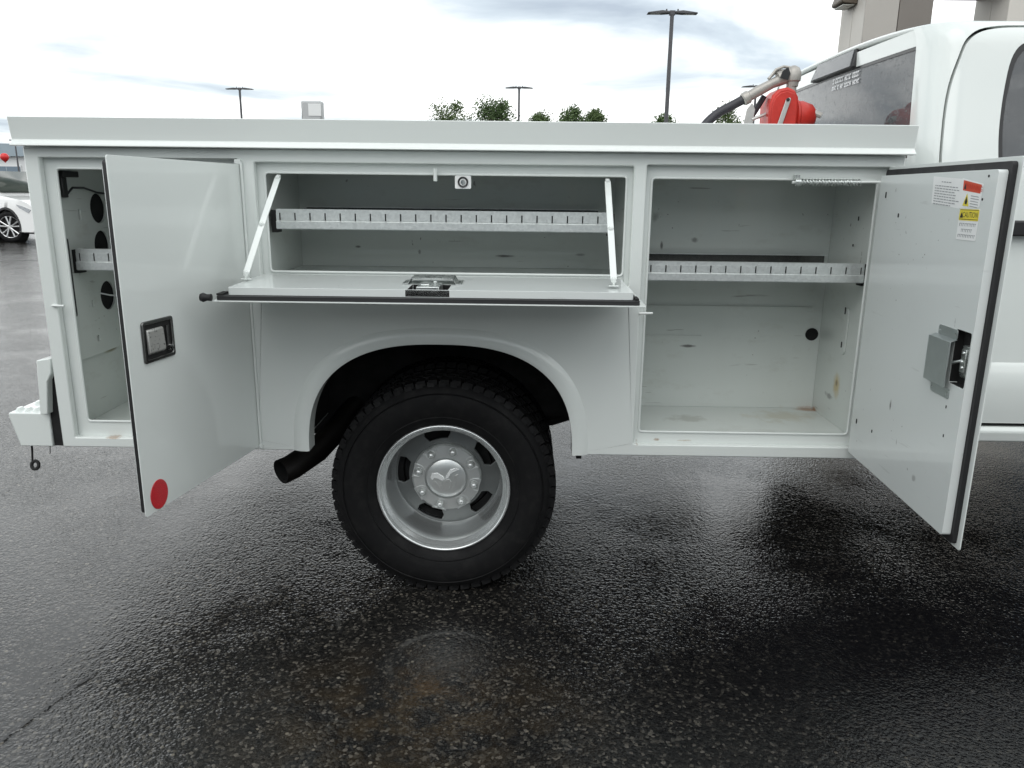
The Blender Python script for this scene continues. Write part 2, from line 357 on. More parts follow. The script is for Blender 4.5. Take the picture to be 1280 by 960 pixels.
# ================================================================== GROUND
g = MB('asphalt').add([(-900, -300, 0), (900, -300, 0), (900, 1500, 0), (-900, 1500, 0)], [(0, 1, 2, 3)]).build('parking_lot', smooth=0); tag(g, kind='structure')
def strip(pts, w_, name, z=.004):
    m = MB('tar'); vs = []; 
    for i, (x, y) in enumerate(pts):
        a = Vector(pts[min(i+1, len(pts)-1)])-Vector(pts[max(i-1, 0)]); nn = Vector((-a.y, a.x)).normalized()*w_*random.uniform(.3, 1)
        vs += [(x-nn.x, y-nn.y, z), (x+nn.x, y+nn.y, z)]
    m.add(vs, [(2*i, 2*i+1, 2*i+3, 2*i+2) for i in range(len(pts)-1)]); return tag(m.build(name, smooth=0), kind='structure')
strip([(.19+.105*i/14+random.uniform(-.006, .006), -.80+.36*i/14) for i in range(15)], .0050, 'pavement_crack')
strip([(-12+5.2*i/20+random.uniform(-.05, .05), 10.6+3.6*i/20+random.uniform(-.05, .05)) for i in range(21)], .10, 'pavement_seam')
gv = MB('grass_verge').add([(-140, 78, .02), (140, 78, .02), (140, 130, .3), (-140, 130, .3)], [(0, 1, 2, 3)]).build('grass_verge', smooth=0); tag(gv, kind='structure')

# ================================================================== SERVICE TRUCK
TR = empty('service_truck', (1.37, 1.22, 0), 'white service truck with its utility body doors standing open, parked on wet asphalt', 'truck')
Z = ZB
L = 2.74
def fz(y0):                                  # a, b, t -> body side plane
    return lambda a, b, t_: (a, y0+t_, Z+b)
# wheel arch outline (superellipse)
AX, AH, AHW = 1.2955, .377, .447
def arch(dr=0, n=40):
    pts = []
    for i in range(n+1):
        th = math.pi*(1-i/n); c, s_ = math.cos(th), math.sin(th); e_ = 2/2.55
        pts.append((AX+math.copysign(abs(c)**e_, c)*(AHW+dr), abs(s_)**e_*(AH+dr)))
    return pts
OUT = [rect(.046, .034, .672, .953, .006), rect(.722, .572, 1.908, .946, .006), rect(1.948, .040, 2.702, .950, .006)]
INN = [rect(.082, .086, .650, .922, .012), rect(.746, .604, 1.890, .916, .012), rect(1.968, .078, 2.674, .912, .012)]
outline = [(0, 0)]+arch()+[(L, 0), (L, .986), (0, .986)]
outline = [p for i, p in enumerate(outline)]
MB('paint').plate(outline, OUT, .026, fz(0)).build('side_panel', TR, bevel=.004)
inn_out = [(.004, .02), (.8, .02), (.8, .42), (1.80, .42), (1.80, .02), (L-.004, .02), (L-.004, .98), (.004, .98)]
fr = MB('paint').plate(inn_out, INN, .012, fz(.0265)).build('door_frame', TR, bevel=.003)
bd = MB('paint')
for hle in INN: bd.tube([(a, .026, Z+b) for a, b in hle+[hle[0]]], .0042, 8, cap=False)
bd.build('frame_bead', fr)
# raised flare round the wheel arch, and the return into the wheel well
m = MB('paint'); prof = [(-.001, .06), (-.001, -.009), (.006, -.013), (.030, -.011), (.046, -.004), (.054, .001)]
vs = []; n = 61
for dr, y in prof: vs += [(a, y, Z+max(b, .001)) for a, b in arch(dr, n-1)]
m.add(vs, [(i*n+k, i*n+k+1, (i+1)*n+k+1, (i+1)*n+k) for i in range(len(prof)-1) for k in range(n-1)]).build('arch_flare', TR, recalc=True)
m = MB('undercoat'); vs = []
for y, dr in ((.028, .004), (.05, .05), (.46, .05), (.47, -.30)): vs += [(a, y, Z+max(b, 0)+.0) for a, b in arch(dr, n-1)]
m.add(vs, [(i*n+k, i*n+k+1, (i+1)*n+k+1, (i+1)*n+k) for i in range(3) for k in range(n-1)]).build('wheel_well', TR)
# compartments (open boxes)
def comp(x0, z0, x1, z1, d=.42, wall=.004):
    m = MB('paint_inside'); y0 = .039
    m.box((x0-wall, y0, Z+z0-wall), (x1+wall, d+wall, Z+z0)); m.box((x0-wall, y0, Z+z1), (x1+wall, d+wall, Z+z1+wall))
    m.box((x0-wall, y0, Z+z0+.0005), (x0, d+wall, Z+z1-.0005)); m.box((x1, y0, Z+z0+.0005), (x1+wall, d+wall, Z+z1-.0005))
    m.box((x0+.0005, d, Z+z0+.0005), (x1-.0005, d+wall, Z+z1-.0005)); return m
# rear compartment: end wall with tail lamp openings
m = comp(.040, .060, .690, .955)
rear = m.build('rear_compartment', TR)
holes = [[(.302+.050*math.cos(R(k*15)), zc+.052*math.sin(R(k*15))) for k in range(24)] for zc in (.792, .662, .482)]
slots = [rect(.175, .755, .187, .79, .004), rect(.182, .63, .194, .66, .004), rect(.20, .33, .214, .352, .006), rect(.19, .455, .20, .478, .004)]
MB('paint_inside').plate(rect(.045, .285, .415, .95), holes+slots, .008, lambda a, b, t_: (.052-t_, a, Z+b)).build('lamp_panel', rear, bevel=.0015)
for zc in (.792, .662, .482): MB('undercoat').lathe([(.0, .0), (.056, .0), (.056, .002)], (.0412, .302, Z+zc), 24, 'x').build('tail_lamp_back', rear)
m = MB('black_plastic'); m.box((.053, .072, Z+.895), (.075, .165, Z+.915)); m.box((.053, .072, Z+.83), (.070, .10, Z+.896)); m.build('latch_bracket', rear, bevel=.003)
MB('hose').tube([(.066, .10, Z+.842), (.068, .13, Z+.862), (.066, .20, Z+.862), (.062, .29, Z+.846), (.06, .40, Z+.84)], .0035, 8).build('wiring', rear)
MB('black_plastic').prism(rect(.046, .44, .066, .70, .009), lambda a, b: (.066, a+.006, Z+b), lambda a, b: (.053, a+.006, Z+b)).build('wear_strip', rear)
MB('tape_white').tube([(.07, .22, Z+.50), (.075, .27, Z+.487), (.07, .34, Z+.475), (.06, .40, Z+.44)], .003, 6).build('loose_wire', rear)
# shelves with slotted fronts
def shelf(parent, x0, x1, y0, y1, z0, z1, step=.0487):
    m = MB('galvanised'); h = z1-z0; zl = z0+h*.36; zt = z0+h*.80
    m.box((x0, y0, z0), (x1, y0+.002, zl)); m.box((x0, y0+.006, zt), (x1, y0+.009, z1))      # lower lip, top band
    m.prism([(y0, zl), (y0+.006, zl+.004), (y0+.008, zl+.004), (y0+.002, zl)], lambda a, b: (x0, a, b), lambda a, b: (x1, a, b))
    k = x0+.012; xs = [x0]
    while k < x1-.01: xs += [k-.0022, k+.0022]; k += step
    xs.append(x1)
    for a, b in zip(xs[0::2], xs[1::2]): m.box((a, y0+.0045, zl+.0035), (b, y0+.0075, zt))       # band between the divider slots
    m.box((x0, y0+.009, z1-.002), (x1, y0+.030, z1))
    m.box((x0, y0+.004, z0-.0025), (x1, y1, z0)); m.box((x0, y1-.003, z0), (x1, y1, z1+.002), 'dark_chrome'); m.box((x0, y1-.022, z1), (x1, y1-.0035, z1+.002))  # back flange darkened, the shade inside the shelf put into its colour
    s_ = m.build('shelf', parent)
    d = MB('black_plastic'); d.box((x0+.003, y0+.012, zl), (x1-.003, y0+.015, zt)); d.build('slot_backing', s_)
    for xa in (x0-.022, x1+.001): MB('chassis').box((xa, y0+.02, z0-.014), (xa+.021, y0+.06, z1-.004)).build('shelf_bracket', s_, bevel=.001)
    return s_
shelf(TR, .074, .66, .085, .405, Z+.596, Z+.664)
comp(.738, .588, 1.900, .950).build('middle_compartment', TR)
shelf(TR, .770, 1.838, .035, .40, Z+.742, Z+.803)
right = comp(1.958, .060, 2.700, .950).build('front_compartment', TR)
shelf(TR, 1.972, 2.676, .045, .40, Z+.590, Z+.650)
m = MB('paint_inside'); m.box((1.99, .413, Z+.455), (2.66, .4195, Z+.4565)); m.box((1.962, .416, Z+.335), (2.25, .4195, Z+.342))
m.prism(rect(.175, .32, .215, .485, .019), lambda a, b: (2.694, a, Z+b), lambda a, b: (2.6995, a, Z+b)); m.build('pressed_seam', right, bevel=.001)
MB('undercoat').lathe([(.0, 0), (.024, 0), (.024, .003)], (2.668, .4165, Z+.352), 28).build('drain_hole', right)
m = MB('undercoat')
for (y, z, dy, dz) in ((.20, .475, .003, .012), (.20, .355, .003, .010), (.18, .79, .003, .007), (.20, .70, .004, .004)): MB('undercoat').box((2.692, y-dy, Z+z-dz), (2.6937, y+dy, Z+z+dz)).build('slot_mark', right)
# top rail / lid with turned-out lip
pf = [(-.030, 1.072), (-.020, 1.004), (-.035, .990), (-.035, .9855), (-.004, .9855), (-.004, 1.0), (.45, 1.0), (.45, 1.065), (.44, 1.072)]
MB('paint').prism(pf, lambda a, b: (-.018, a, Z+b), lambda a, b: (2.754, a, Z+b)).build('top_rail', TR, bevel=.003)
# shell of the side pack, bed, far side pack, headboard
m = MB('paint'); m.box((0.001, .455, Z-.0+.39), (L-.001, .46, Z+.985)); m.box((.001, .027, Z+.001), (.006, .4545, Z+.984)); m.box((L-.006, .027, Z+.001), (L-.001, .4545, Z+.984))
m.box((.006, .039, Z+.001), (.80, .45, Z+.004)); m.box((1.80, .039, Z+.001), (L-.006, .45, Z+.004)); m.build('side_pack_shell', TR)
m = MB('paint'); m.box((.002, .462, Z+.36), (L-.002, 1.978, Z+.388)); m.build('bed_floor', TR)
MB('paint').box((L-.06, .462, Z+.39), (L-.003, 1.978, Z+1.0)).build('headboard', TR, bevel=.01)
m = MB('paint'); yb = 2.44
m.plate([(0, .0)]+arch()+[(L, 0), (L, .986), (0, .986)], [], .024, lambda a, b, t_: (a, yb-t_, Z+b)); m.box((.001, 1.98, Z+.39), (L-.001, 1.985, Z+.985))
m.box((.001, 1.986, Z+.002), (.006, 2.415, Z+.984)); m.box((L-.006, 1.986, Z+.002), (L-.001, 2.415, Z+.984)); m.box((.007, 1.99, Z+.002), (.8, 2.41, Z+.006)); m.box((1.8, 1.99, Z+.002), (L-.007, 2.41, Z+.006))
m.build('far_side_pack', TR, bevel=.003)
MB('paint').prism(pf, lambda a, b: (-.018, 2.44-a, Z+b), lambda a, b: (2.754, 2.44-a, Z+b)).build('top_rail', TR, bevel=.003)
MB('paint').box((-.002, .47, Z+.39), (.03, 1.97, Z+.86)).build('tailgate', TR, bevel=.008)

# ---- hinged doors: local u across from the hinge, w inward, v up
def make_door(name, W, H, Mx, cut=None, inset=.028, inner='paint_door_inner', sk=.016):
    skin = MB('paint'); skin.M = Mx
    skin.plate(rect(.004, 0, W, H, .006), [], .003, lambda a, b, t_: (a, t_, b))
    d = skin.build(name, TR, bevel=.001)
    s_ = MB('seal'); s_.M = Mx; i = .010
    s_.plate(rect(.012, i, W-sk, H-i, .01), [rect(.045, i+.03, W-i-.035, H-i-.035, .01)], .0115, lambda a, b, t_: (a, .0031+t_, b)); s_.build('seal', d, bevel=.003)
    p = MB(inner); p.M = Mx; q = inset
    def pmap(a, b, t_):
        return (a, .036-t_, b)
    hs = [rect(*cut, .006)] if cut else []
    p.plate(rect(q+.006, q, W-q, H-q, .008), hs, .021, pmap); p.build('inner_pan', d, bevel=.006, segs=3)
    if cut:
        k = MB('undercoat'); k.M = Mx; k.box((cut[0]-.012, .0150, cut[1]-.012), (cut[2]+.001, .0165, cut[3]+.001))
        a_, b_, c_, d_ = cut; e_ = .0012
        for q0, q1 in (((a_-.004, b_-.004), (c_+.004, b_+e_)), ((a_-.004, d_-e_), (c_+.004, d_+.004)), ((a_-.004, b_+e_), (a_+e_, d_-e_)), ((c_-e_, b_+e_), (c_+.004, d_-e_))): k.box((q0[0], .0166, q0[1]), (q1[0], .0354, q1[1]))
        k.build('latch_pocket', d)
    return d
def swing(hx, ang, z0): return Matrix.Translation((hx, 0, Z+z0)) @ Matrix.Rotation(R(180+ang), 4, 'Z') @ Matrix(((1, 0, 0, 0), (0, -1, 0, 0), (0, 0, 1, 0), (0, 0, 0, 1)))
# rear door, outer face to the camera
ML = swing(.680, 80.5, .014)
dl = make_door('rear_door', .612, .924, ML, None, sk=.002)
H_ = .014
def on(Mx): 
    def f(m): m.M = Mx; return m
    return f
m = on(ML)(MB('dark_chrome'))
m.plate(rect(.424, .418-H_, .556, .528-H_, .009), [rect(.434, .428-H_, .546, .518-H_, .006)], .006, lambda a, b, t_: (a, -.006+t_, b))
pl = m.build('paddle_latch', dl, bevel=.0025)
m = on(ML)(MB('undercoat')); m.box((.432, -.0012, .426-H_), (.548, -.0002, .520-H_)); m.build('latch_dish', dl)
m = on(ML)(MB('paddle')); m.prism([(-.002, .438-H_), (-.012, .445-H_), (-.009, .503-H_), (-.002, .507-H_)], lambda a, b: (.472, a, b), lambda a, b: (.541, a, b)); m.build('paddle', dl, bevel=.003)
m = on(ML)(MB('dark_chrome')); m.tube([(.452, -.003, .437-H_), (.452, -.003, .505-H_)], .006, 10); m.tube([(.452, -.002, .446-H_), (.452, -.0145, .446-H_)], .008, 12, 'chrome'); m.build('key_cylinder', dl)
m = on(ML)(MB('reflector_red')); m.prism([(.551+.037*math.cos(R(k*10)), .058-H_+.041*math.sin(R(k*10))) for k in range(36)], lambda a, b: (a, -.0022, b), lambda a, b: (a, -.0001, b)); m.build('reflector', dl, bevel=.0008)
# front door, inner face to the camera
MR = swing(2.695, 87.4, .010); G = .010
dr_ = make_door('front_door', .712, .942, MR, (.606, .405, .678, .540))
IY = .0363
m = on(MR)(MB('latch_plate'))                      # zinc cover over the latch rod: hat section with four screw tabs
tp, bt = .548-G, .374-G
for b0, b1 in ((tp-.024, tp), (bt, bt+.024)): m.plate(rect(.522, b0, .618, b1, .006), [[(a+.0035*math.cos(R(45*k)), (b0+b1)/2+.0035*math.sin(R(45*k))) for k in range(8)] for a in (.530, .609)], .002, lambda a, b, t_: (a, IY+t_, b))
m.plate(rect(.510, bt+.030, .622, tp-.030), [], .002, lambda a, b, t_: (a, IY+.016+t_, b))
for b0, b1 in ((tp-.024, tp-.030), (bt+.024, bt+.030)):
    m.add([(.512, IY+.002, b0), (.620, IY+.002, b0), (.620, IY+.018, b1), (.512, IY+.018, b1), (.512, IY, b0), (.620, IY, b0), (.620, IY+.016, b1), (.512, IY+.016, b1)], [(0, 1, 2, 3), (7, 6, 5, 4), (0, 4, 5, 1), (2, 6, 7, 3), (1, 5, 6, 2), (3, 7, 4, 0)])
m.build('latch_cover', dr_, bevel=.0008)
m = on(MR)(MB('zinc')); m.box((.636, .0105, .432), (.670, .030, .505)); m.box((.640, .030, .440), (.662, .034, .497)); m.tube([(.648, .03, .470), (.622, .044, .458)], .004, 8)
for a, b in ((.652, .488), (.648, .466), (.652, .452)): m.lathe([(0, .004), (.004, .003), (.005, 0)], (a, .034, b), 10)
m.box((.628, .012, .425), (.660, .024, .440)); m.build('rotary_latch', dr_, bevel=.002)
ft = lambda c, d, y: (lambda a, b: (c+a, y, d+b))
m = on(MR)(MB('sticker_white'))                    # warning sticker: white sheet of small print beside an orange header and a yellow flame triangle
m.add([(.376, IY, .915-G), (.528, IY, .906-G), (.532, IY, .835-G), (.384, IY, .846-G)], [(0, 1, 2, 3)])
m.add([(.528, IY+.0003, .908-G), (.630, IY+.0003, .893-G), (.624, IY+.0003, .840-G), (.530, IY+.0003, .836-G)], [(0, 1, 2, 3)])
rnd = random.Random(3)
for k in range(9):
    z_ = .904-G-.0065*k-(.004 if k else 0); wd = (.05 if k == 0 else rnd.uniform(.09, .135)); a0 = .425 if k == 0 else .393
    x_ = a0
    while x_ < a0+wd: e_ = rnd.uniform(.006, .016); m.add([(x_, IY+.0006, z_-(x_-.39)*.06), (x_+e_, IY+.0006, z_-(x_+e_-.39)*.06), (x_+e_, IY+.0006, z_-.0022-(x_+e_-.39)*.06), (x_, IY+.0006, z_-.0022-(x_-.39)*.06)], [(0, 1, 2, 3)], 'ink_grey'); x_ += e_+.003
m.add([(.536, IY+.0006, .903-G), (.622, IY+.0006, .891-G), (.620, IY+.0006, .871-G), (.538, IY+.0006, .879-G)], [(0, 1, 2, 3)], 'sticker_orange')
m.add([(.542, IY+.0009, .883-G), (.554, IY+.0009, .881-G), (.549, IY+.0009, .897-G)], [(0, 1, 2)], 'ink_black')
m.text('WARNING', lambda a, b: (.588+a, IY+.0009, .880-G+b-a*.12), .0165, 'ink_red')
m.add([(.546, IY+.0009, .843-G), (.576, IY+.0009, .841-G), (.562, IY+.0009, .872-G)], [(0, 1, 2)], 'sticker_yellow')
m.add([(.557, IY+.0012, .847-G), (.566, IY+.0012, .846-G), (.568, IY+.0012, .853-G), (.562, IY+.0012, .864-G), (.556, IY+.0012, .853-G)], [(0, 1, 2, 3, 4)], 'ink_black')
for k in range(5): m.add([(.580, IY+.0006, .867-G-.006*k), (.618-rnd.uniform(0, .006), IY+.0006, .864-G-.006*k), (.618, IY+.0006, .862-G-.006*k), (.580, IY+.0006, .865-G-.006*k)], [(0, 1, 2, 3)], 'ink_grey')
m.build('warning_sticker', dr_, smooth=0, recalc=False)
m = on(MR)(MB('sticker_white'))                    # CAUTION label
m.plate(rect(.538, .762-G, .630, .836-G, .004), [], .0006, lambda a, b, t_: (a, IY+t_, b))
m.plate(rect(.539, .808-G, .629, .835-G, .003), [], .0003, lambda a, b, t_: (a, IY+.0007+t_, b), mat='sticker_yellow')
m.text('CAUTION', lambda a, b: (.590+a*.85, IY+.0012, .8155-G+b), .0185, 'ink_black')
m.add([(.543, IY+.0012, .814-G), (.558, IY+.0012, .814-G), (.5505, IY+.0012, .829-G)], [(0, 1, 2)], 'ink_black')
for z_ in (.8105, .8325): m.add([(.541, IY+.0012, z_-G), (.627, IY+.0012, z_-G), (.627, IY+.0012, z_+.0012-G), (.541, IY+.0012, z_+.0012-G)], [(0, 1, 2, 3)], 'ink_black')
for z_, a0, a1 in ((.7945, .546, .622), (.781, .558, .608), (.768, .545, .622)):
    x_ = a0
    while x_ < a1: e_ = rnd.uniform(.004, .007); hh = .0075; m.box((x_, IY+.0007, z_-G), (x_+e_*.35, IY+.0009, z_+hh-G), 'ink_grey'); m.box((x_+e_*.35, IY+.0007, z_-G+hh*.75), (x_+e_*.9, IY+.0009, z_+hh-G), 'ink_grey'); x_ += e_+.0018
m.build('caution_label', dr_, smooth=0, recalc=False)
m = on(MR)(MB('undercoat'))
for a, b, da, db in ((.085, .857, .004, .009), (.19, .800, .004, .006), (.075, .145, .004, .008), (.20, .150, .003, .005), (.612, .343, .002, .004), (.62, .27, .002, .004), (.645, .90, .003, .003), (.632, .848, .003, .003)):
    m = on(MR)(MB('undercoat')); m.prism(rect(a-da, b-db, a+da, b+db, min(da, db)*.8), lambda x, y: (x, IY+.0005, y), lambda x, y: (x, .030, y)); m.build('drain_slot', dr_)
# drop-down middle door
TILT = 1.0
MF = Matrix.Translation((.704, -.004, Z+.566)) @ Matrix.Rotation(R(TILT), 4, 'X') @ Matrix(((1, 0, 0, 0), (0, 0, -1, 0), (0, 1, 0, 0), (0, 0, 0, 1)))
df = make_door('drop_down_door', 1.204, .372, MF, (.540, .225, .655, .336), .032)
m = on(MF)(MB('zinc')); m.plate(rect(.510, .140, .685, .232, .004), [], .002, lambda a, b, t_: (a, IY+.0005+.016*min(1, max(0, (min(a-.527, .668-a))/.010))+t_, b), ((.527, .537, .658, .668), ())); m.build('latch_cover', df, bevel=.0008)
m = on(MF)(MB('zinc')); m.box((.566, .0170, .226), (.630, .044, .337)); m.box((.575, .044, .25), (.60, .048, .31)); m.tube([(.612, .044, .27), (.612, .052, .27)], .006, 10); m.build('rotary_latch', df, bevel=.003)
m = on(MF)(MB('seal')); m.lathe([(0, -.02), (.010, -.02), (.013, -.012), (.009, -.002), (.010, .01), (0, .012)], (-.006, .012, .372), 18, 'x'); m.build('rubber_bumper', df)
for ea, eb in ((1.176, 1.186), (.010, .026)): m = on(MF)(MB('chassis')); m.box((ea, .0148, .30), (eb, .020, .350)); m.build('edge_plate', df)
m = on(MF)(MB('paint')); m.box((.53, -.004, .24), (.63, -.0003, .30), 'black_plastic'); m.build('paddle_latch', df)
# folding stays of the drop-down door
def stay(p0, p1, knee):
    m = MB('paint'); p0, p1 = Vector(p0), Vector(p1); k = p0.lerp(p1, .52)+Vector((0, 0, knee))
    for a, b in ((p0, k), (k, p1)):
        d = (b-a); ln = d.length; d.normalize(); sx = Vector((1, 0, 0)); sx = (sx-d*sx.dot(d)).normalized(); sy = d.cross(sx)
        vs = []; 
        for tt, ww in ((-.01, .006), (.004, .0095), (ln-.004, .0095), (ln+.01, .006)):
            c = a+d*tt
            vs += [c+sx*ww+sy*.002, c-sx*ww+sy*.002, c-sx*ww-sy*.002, c+sx*ww-sy*.002]
        m.add(vs, [(0, 1, 2, 3), (12, 15, 14, 13)]+[(i*4+q, i*4+(q+1) % 4, i*4+4+(q+1) % 4, i*4+4+q) for i in range(3) for q in range(4)])
    for c in (k, p0, p1):
        m.lathe([(0, -.008), (.006, -.007), (.008, -.002), (.008, .004), (0, .005)], c, 12)
    m.box((p1.x-.014, p1.y-.012, Z+.604), (p1.x+.014, p1.y+.012, Z+.607)); m.box((p1.x-.003, p1.y-.008, Z+.607), (p1.x+.003, p1.y+.008, Z+.622)); return m.build('folding_stay', TR, bevel=.001)
stay((.792, .012, Z+.900), (.748, -.205, Z+.622), .004); stay((1.828, .012, Z+.900), (1.828, -.262, Z+.622), .004)
# small fittings
m = MB('sticker_white'); m.prism(rect(1.349, .872, 1.400, .912, .004), lambda a, b: (a, .016, Z+b), lambda a, b: (a, .023, Z+b)); led = m.build('lamp_switch', TR, bevel=.001)
MB('black_plastic').lathe([(.011, -.001), (.016, -.004), (.017, .0)], (1.3745, .016, Z+.892), 24).build('switch_ring', led)
MB('zinc').lathe([(0, -.003), (.007, -.003), (.008, 0)], (1.3745, .0158, Z+.892), 20).build('switch_button', led)
MB('paint').tube([(1.288, .012, Z+.932), (1.288, .012, Z+.894)], .006, 10).build('striker_pin', TR)
MB('paint').tube([(1.945, -.004, Z+.487), (1.988, -.010, Z+.489)], .004, 8).build('striker_pin', TR)
MB('paint').tube([(.030, -.004, Z+.487), (.072, -.008, Z+.487)], .004, 8).build('striker_pin', TR)
m = MB('zinc'); pts = [(2.42+.0008*i, .004+.0095*math.cos(i*.52), Z+.903+.0095*math.sin(i*.52)) for i in range(0, 240)]
m.tube(pts, .0022, 6); spring = m.build('door_spring', TR)
m = MB('paint'); m.tube([(2.40, .004, Z+.902), (2.64, -.002, Z+.906), (2.668, -.03, Z+.905)], .0045, 8); m.tube([(2.668, -.03, Z+.905), (2.664, -.06, Z+.902), (2.662, -.06, Z+.875)], .0045, 8); m.build('spring_rod', spring)
m = MB('zinc'); m.lathe([(.004, -.008), (.013, -.008), (.013, .008), (.004, .008)], (2.415, .004, Z+.903), 14, 'x'); m.box((2.408, .0, Z+.905), (2.422, .02, Z+.925)); m.build('spring_bracket', spring)
def hinge(x, z0, z1, y=-.006):
    m = MB('paint'); m.tube([(x, y, Z+z0), (x, y, Z+z1)], .0042, 10); m.lathe([(0, -.004), (.007, -.003), (.007, .009), (0, .01)], (x, y, Z+z0), 12, 'z'); m.build('hinge', TR)
hinge(.684, .012, .945); hinge(2.703, .012, .945)
m = MB('paint'); m.box((.664, -.009, Z+.938), (.684, .001, Z+.953)); m.build('hinge_stop', TR, bevel=.002)

# ---- rear step bumper
BP = MB('paint'); BP.prism([(-.216, .100), (-.216, .082), (-.190, -.022), (-.074, -.022), (-.074, .100)], lambda a, b: (a, .062, Z+b), lambda a, b: (a, 2.378, Z+b))
bp = BP.build('rear_step_bumper', TR, bevel=.004)
b0 = MB('paint').prism([(.013*math.cos(R(30*k)), .024*math.sin(R(30*k))) for k in range(12)], lambda a, b: (-.198+a, .10+b, Z+.0998), lambda a, b: (-.198+a*.45, .10+b*.5, Z+.110)).build('tread_bump', bp)
for i in range(4):
    for j in range(26):
        if i or j:
            c_ = b0.copy(); C.objects.link(c_); c_.parent = bp; c_.location = b0.location+Vector((.030*i+(.012 if j % 2 else 0), .087*j, 0))
m = MB('paint'); m.prism([(-.078, .292), (-.090, .102), (-.064, .102), (-.050, .22), (-.032, .25), (-.030, .30)], lambda a, b: (a, .04, Z+b), lambda a, b: (a, 2.40, Z+b)); m.build('step_riser', bp, bevel=.003)
m = MB('undercoat'); m.box((-.073, .070, Z-.02), (-.002, 2.37, Z+.24)); m.build('bumper_bracket', bp)
m = MB('chassis'); m.tube([(-.165, .085, Z-.018), (-.167, .085, Z-.05), (-.170, .083, Z-.085)], .0035, 8); m.tube([(-.160+.013*math.cos(R(30*k)), .08+.004*math.sin(R(30*k)), Z-.098+.014*math.sin(R(30*k))) for k in range(13)], .006, 8); m.build('safety_chain_hook', bp)
MB('chassis').tube([(-.09, .07, Z-.02), (-.094, .07, Z-.05)], .0015, 6).build('wire_end', bp)

